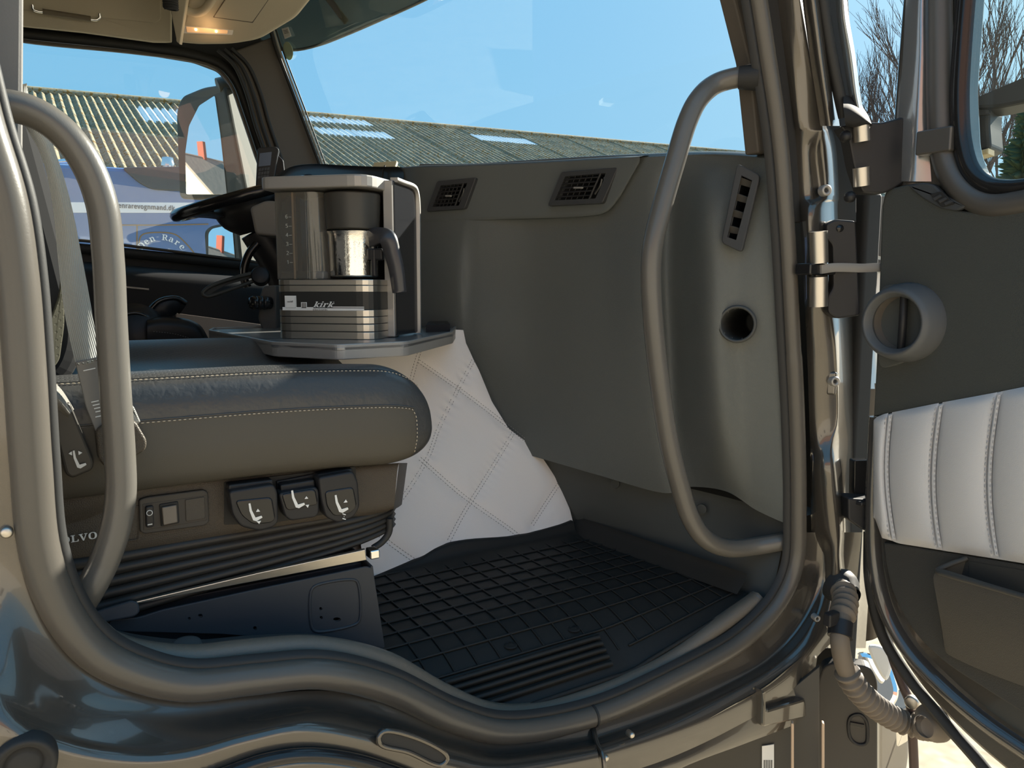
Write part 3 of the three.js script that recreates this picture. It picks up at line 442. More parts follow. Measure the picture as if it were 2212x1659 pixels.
  part('pillar_skin', loft([zs(0.05, [[1720, -440], [1796, -60], [1808, 40], [1820, 120], [1832, 200], [1840, 240]]), zs(0.075, [[1734, -440], [1812, -60], [1824, 40], [1838, 120], [1848, 200], [1856, 240]]), zs(0.05, [[1742, -440], [1820, -60], [1834, 40], [1848, 120], [1858, 200], [1868, 250]])], 4, 5), mat([0.45, 0.48, 0.5], 0.25, { metal: 0.6, coat: 1 }), t);
  part('corner_cap', loft([zs(0.06, [[1822, 205], [1835, 208], [1856, 222], [1876, 250]]), zs(0.085, [[1822, 230], [1840, 236], [1862, 250], [1882, 266]]), zs(0.08, [[1826, 266], [1842, 270], [1864, 270], [1884, 270]]), zs(0.05, [[1828, 274], [1844, 276], [1864, 276], [1884, 274]])], 5, 5), mat([0.03, 0.03, 0.031], 0.75, { spec: 0.3 }), t);
  // jamb fasteners, pressed boxes
  for (const [x, y, r] of [[1785, 411, 0.009], [1804, 824, 0.0085], [1765, 1336, 0.006]]) { const b = part('fixing', lathe([[0, -0.004], [r * 0.35, -0.004], [r * 0.4, 0.001], [r * 0.7, 0.003], [r, 0.001], [r, -0.01]], onZ(x, y, 0.036), V(-0.4, 0, 1)), M.greyLacquer, t); part('socket_disc', disc(onZ(x, y, 0.0375), V(-0.4, 0, 1), r * 0.35, 0.002, 0.0002, 6), M.dullBlack, b); }  // socket hole is a flat black disc, its shade put into the colour
  part('pressed_box', rbox(0.036, 0.04, 0.016, 0.004, onZ(1800, 826, 0.022), [0, 0.4, 0]), M.paint, t);
  // upper hinge
  const hu = part('hinge', slab(zs(0.05, [[1815, 272], [1845, 268], [1880, 275], [1912, 268], [1912, 405], [1880, 425], [1848, 420], [1835, 360], [1828, 300]]), V(-0.5, 0, 0.9), 0.03, { r: 0.006, bevel: 0.003 }), M.black, t, 'upper black cast hinge');
  part('hinge_web', slab(zs(0.06, [[1862, 308], [1912, 302], [1908, 360], [1880, 352], [1862, 362]]), V(-0.5, 0, 0.9), 0.02, { r: 0.004, bevel: 0.002 }), M.blackMatt, hu);
  for (const [y0, y1] of [[270, 306], [362, 402]]) part('knuckle', cyl(onZ(1860, y0, 0.07), onZ(1862, y1, 0.07), 0.0125), M.steel, hu);
  for (const [x, y] of [[1829, 294], [1888, 288], [1903, 336], [1890, 392], [1838, 425]]) part('bolt', lathe([[0, 0.005], [0.005, 0.005], [0.006, 0.001], [0.009, 0], [0.009, -0.006]], onZ(x, y, 0.066), V(-0.5, 0, 0.9), 12), M.black, hu);
  // lower hinge and check strap
  const hl = part('hinge', slab(zs(0.04, [[1786, 482], [1800, 474], [1832, 480], [1836, 680], [1800, 688], [1786, 676], [1786, 640], [1795, 620], [1795, 530], [1786, 516]]), V(-0.5, 0, 0.9), 0.02, { r: 0.006, bevel: 0.003 }), M.black, t, 'lower black hinge plate');
  for (const [x, y] of [[1810, 494], [1812, 660]]) part('bolt', lathe([[0, 0.009], [0.006, 0.008], [0.0065, 0.002], [0.01, 0], [0.01, -0.006]], onZ(x, y, 0.045), V(-0.5, 0, 0.9), 12), M.gloss, hl);
  part('knuckle', cyl(onZ(1767, 500, 0.045), onZ(1769, 568, 0.045), 0.0145), M.steel, hl); part('knuckle', cyl(onZ(1768, 598, 0.045), onZ(1768, 662, 0.045), 0.0145), M.steel, hl);
  part('check_mount', rbox(0.07, 0.018, 0.03, 0.003, onZ(1764, 582, 0.034)), M.gloss, t);
  part('check_strap', sweep(zs(0, [[1772, 582, 0.05], [1800, 578, 0.055], [1830, 578, 0.06], [1860, 579, 0.066], [1906, 577, 0.075]]), [[-0.007, -0.003], [0.007, -0.003], [0.007, 0.003], [-0.007, 0.003]], ZN), M.greyLacquer, t);
  part('door_stop', slab(zs(0.06, [[1832, 1076], [1880, 1070], [1880, 1146], [1852, 1138], [1832, 1122]]), V(-0.5, 0, 0.9), 0.04, { r: 0.005, bevel: 0.003 }), M.black, t);
  part('stop_flange', rbox(0.05, 0.007, 0.04, 0.002, onZ(1858, 1079, 0.058)), M.black, t);
  part('latch', slab(zs(0.04, [[1846, 995], [1868, 990], [1870, 1070], [1844, 1072]]), V(-0.5, 0, 0.9), 0.02, { r: 0.003 }), M.gloss, t);
}
{ // door seal running round the whole doorway
  const t = thing('door_seal', 'thick dark rubber door seal running round the whole doorway', 'door seal');
  const path = zs(0, [[-75, 120], [-40, 260], [12, 430], [38, 600], [54, 800], [67, 1000], [86, 1190], [134, 1322], [208, 1412], [310, 1460], [410, 1479], [550, 1466], [690, 1455], [830, 1485], [980, 1554], [1090, 1580], [1280, 1546], [1450, 1470], [1600, 1385], [1682, 1300], [1716, 1220], [1722, 1100], [1718, 900], [1708, 700], [1696, 480], [1680, 290], [1655, 120], [1626, -60], [1556, -440]]);
  const c = []; for (let i = 0; i < 16; i++) { const a = i / 16 * 2 * Math.PI; c.push([0.0185 * Math.cos(a), 0.0185 * Math.sin(a)]); }
  part('bulb', sweep(path, c, ZN, { seg: 260, scale: (s) => s < 0.3 ? 0.95 : s < 0.42 ? lerp(0.95, 0.85, (s - 0.3) / 0.12) : s > 0.72 ? 0.8 : 0.85 }), M.rubber, t);
  const lipPath = path.map((p, i) => { const q = path[Math.min(i + 1, path.length - 1)].clone().sub(path[Math.max(i - 1, 0)]).normalize(), n = ZN.clone().cross(q).normalize(); return p.clone().addScaledVector(n, 0.0185).add(V(0, 0, -0.006)); });
  part('lip', sweep(lipPath, [[-0.006, -0.004], [0.005, -0.005], [0.0065, 0], [0.004, 0.006], [-0.004, 0.006]], ZN, { seg: 260 }), M.rubberDark, t);
  part('joint', sweep([path[16].clone().add(V(-0.002, 0, 0)), path[16].clone().add(V(0.0015, 0, 0))], c.map(([a, b]) => [a * 0.93, b * 0.93]), ZN, { seg: 2 }), M.rubberDark, t);
}
{ // padded scuff moulding inside the seal
  const t = thing('sill_moulding', 'rounded dark plastic entry moulding along the door sill', 'sill trim');
  const p = zs(0, [[204, 1366, -0.035], [236, 1392, -0.035], [300, 1412, -0.035], [410, 1422, -0.035], [540, 1408, -0.035], [680, 1400, -0.035], [830, 1430, -0.035], [960, 1500, -0.033], [1060, 1540, -0.03], [1150, 1541, -0.028], [1300, 1498, -0.026], [1440, 1432, -0.026], [1550, 1356, -0.026], [1638, 1294, -0.026]]);
  const prof = [[-0.018, -0.03], [0.012, -0.02], [0.017, -0.006], [0.014, 0.008], [0.004, 0.015], [-0.008, 0.013], [-0.016, 0.004]];
  part('moulding', sweep(p, prof.map(([a, b]) => [-a * 0.86, b * 0.86]), V(0, 0.35, 1).normalize(), { seg: 120 }), mat([0.15, 0.128, 0.102], 0.36, { bump: T.grain, bs: 0.00012, spec: 1 }), t);  // warm light off the ground is mixed into this brown
  part('end_cap', sweep([p[13].clone().add(V(-0.012, -0.008, 0)), p[13]], prof.map(([a, b]) => [-a * 0.95, b * 0.95]), V(0, 0.35, 1).normalize(), { seg: 3 }), M.rubber, t);
  const sh = [[226, 1376], [310, 1394], [420, 1403], [560, 1389], [690, 1381], [830, 1410]].map(([x, y]) => onZ(x, y, -0.045));
  part('inner_ledge', loft([sh, ...[[-13, -0.11], [-20, -0.15], [10, -0.2]].map(([dy, z]) => [[226, 1376], [310, 1394], [420, 1403], [560, 1392], [690, 1392], [830, 1424]].map(([x, y]) => onZ(x, y + dy, z)))], 5, 4), mat([0.07, 0.07, 0.068], 0.55, { bump: T.grain, bs: 0.0002 }), t);
  const cc = onZ(402, 1391, -0.095), cap = part('round_cap', lathe([[0, 0.001], [0.014, 0.0012], [0.0145, -0.0006], [0.0165, 0.001], [0.0175, -0.003]], cc, V(0, 1, 0.12)), mat([0.09, 0.09, 0.088], 0.5), t);
}
{ // grab handles
  const a = thing('grab_handle', 'thick curved grab handle in front of the seat belt', 'grab handle', 'grab handles in the doorway');
  part('bar', tube(zs(-0.055, [[-90, 262], [-40, 234], [10, 228], [70, 242], [130, 280], [185, 350], [220, 440], [234, 560], [241, 700], [250, 850], [259, 980], [261, 1070], [250, 1140], [224, 1215], [190, 1280], [150, 1340, -0.09]]), 0.0152, { rad: 20, seg: 120 }), M.tube, a);
  const b = thing('grab_handle', 'slim bent grab handle between the dashboard and the door seal', 'grab handle', 'grab handles in the doorway');
  part('bar', tube(zs(-0.06, [[1640, 166, -0.01], [1590, 168, -0.04], [1545, 182], [1508, 216], [1485, 262], [1458, 350], [1432, 440], [1410, 530], [1406, 590], [1410, 680], [1424, 820], [1444, 950], [1466, 1040], [1492, 1120], [1524, 1164], [1572, 1184], [1630, 1180, -0.05], [1700, 1168, -0.02]]), 0.0158, { rad: 20, seg: 150 }), M.tube, b);
  part('end_boot', cyl(onZ(1596, 168, -0.036), onZ(1640, 166, -0.012), 0.017, 0.021), M.rubberDark, b);
}

// ---------------------------------------------------------------- passenger seat
const cushX0 = -0.16, cushX1 = 0.485;
// section of the cushion from near lower edge over the top to the far edge: [z, y]
const SEC = [[-0.24, 0.285], [-0.165, 0.281], [-0.142, 0.292], [-0.134, 0.32], [-0.134, 0.345], [-0.136, 0.366], [-0.14, 0.39], [-0.152, 0.41], [-0.178, 0.42], [-0.215, 0.419], [-0.28, 0.408], [-0.36, 0.404], [-0.44, 0.41], [-0.5, 0.43], [-0.55, 0.438], [-0.59, 0.425], [-0.61, 0.38], [-0.605, 0.3]];
function cush(x, s, lift = 0) { // point of the cushion at length x and section parameter s (0..SEC.length-1)
  const i = Math.min(Math.floor(s), SEC.length - 2), f = s - i, g = (k) => { const a = SEC[Math.max(0, i - 1)][k], b = SEC[i][k], c = SEC[i + 1][k], d = SEC[Math.min(SEC.length - 1, i + 2)][k]; return 0.5 * (2 * b + (c - a) * f + (2 * a - 5 * b + 4 * c - d) * f * f + (3 * b - a - 3 * c + d) * f * f * f); };
  let z = g(0), y = g(1); const r = 0.085, e = Math.max(0, (x - (cushX1 - r)) / r), k = Math.sqrt(Math.max(0, 1 - e * e)), my = 0.335;
  const drop = Math.max(0, (x - 0.2) / 0.285) ** 2 * 0.012;
  y = my + (y - my) * lerp(0.28, 1, k) - drop; const cz = -0.37; z = cz + (z - cz) * (1 - 0.1 * (1 - k)) ;
  return V(x, y + lift, z);
}
function cushPatch(s0, s1, n, lift = 0, xa = cushX0, xb = cushX1) { const P = [], nx = 60; for (let i = 0; i <= n; i++) { const s = lerp(s0, s1, i / n), c = []; for (let j = 0; j <= nx; j++) { const t = j / nx, x = xa > 0 || xb < cushX1 ? lerp(xa, xb, Math.sin(t * Math.PI / 2)) : t < 0.6 ? lerp(cushX0, 0.38, t / 0.6) : 0.38 + (cushX1 - 0.38) * Math.sin((t - 0.6) / 0.4 * Math.PI / 2); c.push(cush(x, s, lift)); } P.push(c); } return gridGeo(P, n + 1, nx + 1); }
const seat = thing('passenger_seat', 'dark leather passenger seat with perforated top and control levers', 'seat');
{
  const t = seat;
  const cu = part('cushion', cushPatch(8.3, 17, 40), M.seatPerf, t);
  part('side_panel', cushPatch(0, 5, 24, 0, cushX0, 0.452), M.seatSide, cu, 'taupe leather side of the cushion'); part('side_nose', cushPatch(0, 5, 24, 0, 0.452, cushX1), M.seatLeather, cu);
  part('side_roll', cushPatch(5, 7.4, 16), M.seatLeather, cu); part('edge_band', cushPatch(7.4, 8.3, 10, 0.0006), M.seatPerf, cu);
  part('front_roll', fan(cush(cushX1 - 0.001, 9).lerp(cush(cushX1 - 0.001, 2), 0.5), Array.from({ length: 40 }, (_, i) => cush(cushX1, i / 39 * 17))), M.seatLeather, cu);
  const run = (s, x0, x1, dz = 0.0012) => Array.from({ length: 30 }, (_, i) => { const x = lerp(x0, x1, Math.sin(i / 29 * Math.PI / 2)), p = cush(x, s), q = cush(x, s + 0.02), e = cush(x + 0.004, s), n = q.sub(p).cross(e.sub(p)).normalize(); if (n.dot(CAM.clone().sub(p)) < 0) n.negate(); return p.clone().addScaledVector(n, dz); });
  const low = run(5, 0.06, 0.446).concat([[452, 4.5], [453, 3.8], [453, 3.0], [452, 2.0]].map(([x, s]) => { const p = cush(x / 1000, s); p.z += 0.0015; return p; }));
  part('stitching', stitches(low), M.thread, cu); part('stitching', stitches(run(7.25, 0.0, 0.478)), M.thread, cu);
  part('piping', tube(run(5.12, -0.1, 0.45, 0), 0.0014, { rad: 6, seg: 60 }), M.seatLeather, cu);
  // backrest, mostly behind the belt
  part('backrest', slab([V(-0.34, 0.36, -0.22), V(0.035, 0.4, -0.22), V(0.06, 0.46, -0.22), V(0.034, 0.62, -0.22), V(0.006, 0.78, -0.22), V(-0.04, 0.95, -0.22), V(-0.35, 0.98, -0.22)], ZN, 0.4, { r: 0.05, bevel: 0.03, bs: 4 }), mat([0.014, 0.014, 0.015], 0.8, { spec: 0.3 }), t);
  part('net_pocket', slab(zs(-0.21, [[128, 640], [140, 580], [142, 700], [128, 780], [105, 800], [100, 700]]), V(0.4, 0, 1), 0.004, { r: 0.01, bevel: 0.0015 }), mat([0.07, 0.066, 0.045], 0.8, { bump: T.dots, bs: 0.002 }), t);
  // side cover
  const cov = part('side_cover', [loft([zs(-0.178, [[60, 1035], [200, 1040], [420, 1035], [640, 1015], [800, 1004], [862, 1000]]), zs(-0.172, [[60, 1060], [200, 1062], [420, 1056], [640, 1036], [800, 1022], [858, 1020]]), zs(-0.172, [[60, 1190], [200, 1180], [420, 1150], [640, 1118], [800, 1095], [852, 1088]]), zs(-0.182, [[60, 1225], [200, 1212], [420, 1175], [640, 1138], [800, 1112], [850, 1100]])], 4, 4), loft([zs(0, [[862, 1000, -0.178], [872, 1000, -0.25], [880, 1000, -0.4]]), zs(0, [[850, 1100, -0.182], [860, 1096, -0.25], [868, 1090, -0.4]])], 3, 2)], M.seatPlastic, t);
  part('rear_shoulder', loft([zs(-0.168, [[60, 1030], [130, 1032], [200, 1012], [232, 985]]), zs(-0.16, [[60, 1090], [130, 1095], [205, 1080], [240, 1040]]), zs(-0.17, [[60, 1130], [130, 1135], [215, 1110], [250, 1075]])], 4, 4), M.seatPlastic, cov);
  part('door_flap', ringAround(zs(-0.1695, [[224, 1106], [300, 1094], [300, 1165], [226, 1178]]), ZN, 0.0012, 0.002, { bevel: 0.0005 }), M.seatPlastic, cov);
  part('dark_core', rbox(0.36, 0.25, 0.32, 0.01, [0.2, 0.15, -0.4]), M.dullBlack, t);  // dark block filling the space under the cushion, black in place of shade
  const vt = text('VOLVO', 0.0082, { font: 'serif_bold', sx: 1.15 }); lay(vt, onZ(111, 1179, -0.168), ZN, V(1, 0.02, 0)); part('lettering', vt, M.white, cov, 'white maker lettering');
  // switch panel
  const sn = V(0, 0.05, 1).normalize(), sp = (l, z = -0.166) => zs(z, l);
  const pan = part('switch_panel', slab(sp([[300, 1080], [318, 1074], [440, 1058], [450, 1064], [452, 1128], [442, 1136], [312, 1154], [302, 1148]]), ZN, 0.008, { r: 0.003, bevel: 0.0015 }), mat([0.05, 0.045, 0.04], 0.45), t);
  part('inset', slab(sp([[308, 1089], [446, 1070], [447, 1124], [310, 1146]], -0.1655), ZN, 0.003, { bevel: 0.0006 }), mat([0.06, 0.052, 0.044], 0.55), pan);
  const sw1 = part('rocker_switch', slab(sp([[314, 1095], [332, 1092], [333, 1138], [316, 1141]], -0.161), ZN, 0.007, { r: 0.003, bevel: 0.0015 }), M.black, pan);
  part('mark', [lathe([[0.0028, 0.0003], [0.0036, 0.0003], [0.0036, -0.0004], [0.0028, -0.0004], [0.0028, 0.0003]], onZ(323, 1108, -0.1606), ZN, 20), slab(sp([[319, 1133], [329, 1131], [329, 1133], [319, 1135]], -0.1606), ZN, 0.0006, { bevel: 0 })], M.white, sw1);
  const sw2 = part('rocker_switch', slab(sp([[344, 1090], [385, 1083], [388, 1130], [348, 1138]], -0.1635), ZN, 0.004, { r: 0.002, bevel: 0.001 }), M.dullBlack, pan); part('rocker', slab(sp([[349, 1096], [382, 1090], [384, 1128], [352, 1135]], -0.16), V(0, 0.12, 1), 0.005, { r: 0.002, bevel: 0.0012 }), mat([0.12, 0.1, 0.08], 0.25), sw2);
  part('blank_cover', slab(sp([[400, 1080], [442, 1073], [444, 1120], [402, 1127]], -0.164), ZN, 0.003, { r: 0.002, bevel: 0.0008 }), mat([0.075, 0.065, 0.053], 0.55, { bump: T.leather, bs: 0.0002 }), pan);
  // three control levers in their recess
  part('lever_recess', slab(sp([[484, 1042], [768, 1008], [774, 1100], [600, 1128], [484, 1134]], -0.1705), ZN, 0.002, { bevel: 0.0003, r: 0.002 }), M.dullBlack, t);
  part('lever_frame', slab(sp([[598, 1040], [690, 1022], [690, 1050], [600, 1066]], -0.165), ZN, 0.005, { bevel: 0.001, r: 0.001, holes: [sp([[612, 1044], [638, 1040], [638, 1056], [612, 1060]], -0.165), sp([[650, 1038], [682, 1032], [682, 1048], [650, 1054]], -0.165)], hr: 0.001 }), M.black, t);
  const icon = (parent, cx, cy, z, kind) => {
    const p = (x, y) => onZ(cx + x, cy + y, z), s = (l) => slab(l.map(([x, y]) => p(x, y)), ZN, 0.0006, { bevel: 0, r: 0.0004 });
    const g = [s([[-15, -22], [-11, -23], [-8, -8], [0, 8], [13, 4], [15, 8], [2, 16], [-5, 14], [-13, -6]])];
    if (kind === 'tilt') g.push(s([[14, -4], [18, -10], [22, -5]]), s([[16, 9], [24, 8], [21, 15]]));
    else if (kind === 'height') g.push(s([[1, -4], [5, -11], [10, -5]]), s([[2, 16], [12, 15], [8, 22]]));
    else if (kind === 'damp') g.push(s([[4, -6], [9, -13], [13, -7]]), ...[0, 1, 2].map((k) => s([[2 + (k % 2) * 3, 17 + k * 5], [9 - (k % 2) * 3, 19 + k * 5], [9 - (k % 2) * 3, 21 + k * 5], [2 + (k % 2) * 3, 19 + k * 5]])));
    else g.push(s([[-24, -16], [-17, -21], [-16, -12]]), s([[-3, -22], [6, -18], [-2, -13]]));
    part('symbol', g, M.white, parent, 'white seat symbol');
  };
  const lever = (o, top, dish, cx, cy, kind, z = -0.135) => {
    const l = part('control_lever', slab(zs(z, o), ZN, 0.026, { r: 0.006, bevel: 0.003, bs: 3 }), M.black, t, 'black plastic seat lever');
    part('paddle', slab(zs(z + 0.002, dish), ZN, 0.005, { r: 0.006, bevel: 0.002, bs: 3 }), M.gloss, l);
    part('neck', slab(zs(z - 0.012, top), ZN, 0.02, { r: 0.003, bevel: 0.002 }), M.black, l); icon(l, cx, cy, z + 0.0032, kind);
  };
  lever([[494, 1062], [592, 1046], [600, 1062], [602, 1128], [590, 1140], [560, 1148], [520, 1138], [502, 1112]], [[494, 1048], [590, 1036], [590, 1066], [496, 1078]], [[508, 1082], [588, 1074], [596, 1120], [586, 1130], [548, 1134], [522, 1114]], 552, 1110, 'height');
  lever([[602, 1066], [684, 1052], [690, 1062], [690, 1108], [682, 1118], [628, 1126], [616, 1116]], [[606, 1048], [680, 1036], [682, 1060], [608, 1070]], [[608, 1068], [682, 1056], [688, 1090], [620, 1104]], 644, 1082, 'tilt', -0.138);
  lever([[688, 1032], [764, 1018], [774, 1040], [778, 1096], [764, 1118], [730, 1130], [704, 1118], [694, 1080]], [[686, 1026], [762, 1012], [764, 1036], [690, 1048]], [[702, 1062], [764, 1052], [772, 1094], [756, 1110], [722, 1116], [706, 1094]], 738, 1092, 'damp');
  // recliner lever
  const rl = part('recline_lever', slab(zs(-0.12, [[104, 882], [150, 866], [204, 998], [200, 1016], [156, 1034], [142, 1026]]), ZN, 0.022, { r: 0.006, bevel: 0.003, bs: 3 }), mat([0.05, 0.046, 0.04], 0.35), t, 'tilted recliner lever with white symbol'); icon(rl, 172, 996, -0.1165, 'back');
  part('lever_shroud', loft([zs(-0.13, [[100, 815], [118, 826], [138, 848], [160, 884]]), zs(-0.112, [[90, 840], [108, 850], [128, 866], [150, 895]]), zs(-0.13, [[80, 880], [100, 892], [122, 900], [146, 908]])], 4, 4), mat([0.2, 0.19, 0.17], 0.4, { bump: T.leather, bs: 0.0003 }), t);
  // bellows
  for (let i = 0; i < 6; i++) { const k = i / 5, l = [[60, 1232 + i * 27], [200, 1212 + i * 25], [400, 1176 + i * 21], [600, 1140 + i * 17], [780, 1106 + i * 12.5], [836, 1088 + i * 11], [848, 1076 + i * 11]].map(([x, y], q) => [x, y, [-0.18, -0.18, -0.18, -0.18, -0.184, -0.2, -0.23][q]]); part('bellows_fold', sweep(zs(0, l), [[-0.0065, -0.012], [0.0065, -0.012], [0.006, 0.002], [0, 0.0075], [-0.006, 0.002]].map(([a, b]) => [a * lerp(1.1, 0.9, k), b]), ZN, { seg: 60, scale: (s) => lerp(1.35, 0.7, s) }), mat([0.035, 0.033, 0.031], 0.42), t); }
  part('side_rail', slab(zs(-0.165, [[150, 1336], [300, 1298], [560, 1236], [788, 1186], [792, 1210], [560, 1254], [300, 1304], [150, 1342]]), V(0, -0.12, 1), 0.006, { bevel: 0.001 }), M.steel, t);
  part('rail_latch', rbox(0.014, 0.013, 0.02, 0.002, onZ(805, 1194, -0.168)), M.chrome, t); part('gas_hose', tube(zs(-0.19, [[842, 1120], [840, 1150], [826, 1170], [806, 1184]]), 0.005), M.rubberDark, t);
  // pressed steel pedestal
  const ho = (x, y, rx, ry) => Array.from({ length: 12 }, (_, i) => onZ(x + rx * Math.cos(i * Math.PI / 6), y + ry * Math.sin(i * Math.PI / 6), -0.16));
  const ped = part('pedestal', slab(zs(-0.16, [[232, 1352], [240, 1340], [300, 1334], [350, 1318], [560, 1272], [792, 1224], [806, 1228], [832, 1400], [700, 1388], [480, 1370], [250, 1364]]), ZN, 0.004, { r: 0.004, bevel: 0.001, hr: 0, holes: [ho(409, 1336, 5, 5), ho(433, 1330, 7, 6), ho(551, 1357, 6, 6), ho(693, 1315, 5, 5), ho(694, 1334, 5, 5), ho(728, 1338, 10, 6)] }), M.bracket, t);
  part('embossed_rim', tube(zs(-0.16, [[672, 1276], [680, 1266], [762, 1252], [772, 1258], [776, 1340], [768, 1348], [684, 1364], [674, 1356]]), 0.0022, { closed: true, rad: 6, seg: 90 }), M.bracket, ped);
  part('front_flange', slab([onZ(806, 1222, -0.16), onZ(832, 1400, -0.16), onZ(832, 1400, -0.16).add(V(0.015, 0, -0.24)), onZ(806, 1222, -0.16).add(V(0.015, 0, -0.24))], V(1, 0.1, 0.05), 0.004), M.bracket, ped);
  part('backing', slab(zs(-0.2, [[160, 1310], [400, 1290], [780, 1215], [815, 1390], [160, 1380]]), ZN, 0.01), M.bracket, ped);
  part('foot_bar', slab(zs(-0.15, [[176, 1330], [286, 1296], [300, 1302], [302, 1322], [290, 1332], [184, 1352]]), V(0, 0.3, 1), 0.02, { r: 0.004, bevel: 0.002 }), M.bracket, t);
}
{ // belt
  const t = thing('seat_belt', 'grey woven seat belt hanging behind the thick grab handle', 'seat belt');
  const L = zs(-0.17, [[30, 190, -0.15], [50, 262], [84, 325], [104, 392], [117, 470], [125, 560], [140, 680, -0.145], [164, 792, -0.124]]), R = zs(-0.16, [[58, 180, -0.14], [66, 215], [104, 290], [134, 370], [156, 450], [174, 540], [193, 640, -0.14], [216, 778, -0.122]]);
  const mid = L.map((p, i) => p.clone().lerp(R[i], 0.5).add(V(0, 0, 0.004)));
  part('webbing', loft([L, mid, R], 6, 6), M.belt, t);
  const tl = [[162, 782], [214, 770], [232, 850], [250, 940], [216, 956], [186, 880]];
  part('tail_label', slab(zs(-0.12, tl), ZN, 0.003, { r: 0.002, bevel: 0.0008 }), mat([0.16, 0.155, 0.15], 0.3), t, 'dark sewn care label with white print');
  const pr = (x, y, w, h) => slab(zs(-0.1194, [[x, y], [x + w, y - w * 0.22], [x + w + h * 0.2, y + h - w * 0.22], [x + h * 0.2, y + h]]), ZN, 0.0006, { bevel: 0 });
  part('label_print', [pr(180, 800, 26, 2), ...[0, 1, 2, 3].map((k) => pr(197 + k * 3, 868 + k * 7, 16 - k, 2)), pr(206, 900, 12, 2)], M.white, t);
  part('end_fold', stitches(zs(-0.118, [[164, 788], [190, 783], [214, 776]]), 0.003, 0.001, 0.0012), M.belt, t);
  const an = part('anchor', slab(zs(-0.113, [[206, 930], [240, 905], [292, 908], [318, 952], [316, 972], [296, 984], [226, 1010], [212, 990]]), ZN, 0.02, { r: 0.005, bevel: 0.003, bs: 3 }), M.seatPlastic, t);
  part('stalk', slab(zs(-0.122, [[272, 860], [290, 880], [304, 912], [288, 916], [276, 900]]), ZN, 0.008, { r: 0.002 }), M.belt, t);
}

// ---------------------------------------------------------------- engine tunnel with quilted cover
const TN = V(0, 0.42, 1).normalize(), TP = V(0, 0, -0.485);
{
  const t = thing('engine_tunnel', 'light grey quilted leather engine tunnel beside the floor mat', 'engine cover');
  const to = (x, y, d = 0) => onPl(x, y, TP, TN).addScaledVector(TN, d);
  const right = [[1006, 742], [1034, 800], [1062, 868], [1098, 925], [1160, 972], [1202, 1036], [1230, 1100], [1245, 1160], [1250, 1200]].map((p) => to(...p)); // edge against the dashboard, from the top down
  const edgeX = right.map((p) => [p.y, p.x]).reverse();
  const seams = [[[902, 780], [1000, 848], [1110, 932], [1165, 978]], [[905, 990], [1000, 1072], [1112, 1152], [1140, 1176]], [[1022, 778], [985, 848], [945, 930], [925, 985], [880, 1060], [840, 1110]], [[1108, 935], [1050, 1030], [1000, 1110], [968, 1170]], [[1210, 1040], [1180, 1085], [1148, 1135]], [[912, 740], [896, 790], [884, 840], [880, 900]], [[800, 1140], [850, 1180], [900, 1215]], [[880, 900], [905, 990]]].map((l) => smooth(l.map((p) => to(...p)), 24));
  const dist = (p) => { let m = 9; for (const s of seams) for (const q of s) { const d = p.distanceTo(q); if (d < m) m = d; } return m; };
  const P = [], nu = 110, nv = 90, y0 = -0.08, y1 = 0.43;
  for (let i = 0; i <= nu; i++) { const c = []; for (let j = 0; j <= nv; j++) { const y = lerp(y0, y1, j / nv), x = lerp(0.5, table(edgeX, y), i / nu), p = V(x, y, 0); p.z = TP.z - (y * TN.y) / TN.z; const d = dist(p), rim = Math.min(1, (1 - i / nu) * 12 + 0.05); p.addScaledVector(TN, 0.007 * (1 - Math.exp(-Math.pow(d / 0.014, 1.3))) * Math.sqrt(rim)); c.push(p); } P.push(c); }
  const cov = part('quilted_cover', gridGeo(P, nu + 1, nv + 1), M.quiltBrightened, t);
  for (const s of seams.slice(0, 7)) for (const o of [-0.0035, 0.0035]) part('stitching', stitches(s.map((p, i) => { const a = s[Math.max(0, i - 1)], b = s[Math.min(s.length - 1, i + 1)], n = b.clone().sub(a).cross(TN).normalize(); return p.clone().addScaledVector(n, o).addScaledVector(TN, 0.0022); }), 0.004, 0.0025, 0.00055), M.threadGrey, cov);
  part('side_panel', slab([V(-0.3, -0.1, TP.z + 0.03), V(0.56, -0.1, TP.z + 0.03), onPl(888, 800, TP, TN), onPl(900, 738, TP, TN), V(-0.3, 0.43, TP.z - 0.18)], TN, 0.02), M.taupe, t);
  part('top_cover', rbox(1.05, 0.03, 0.42, 0.01, [0.22, 0.33, -0.88]), M.taupe, t);
}
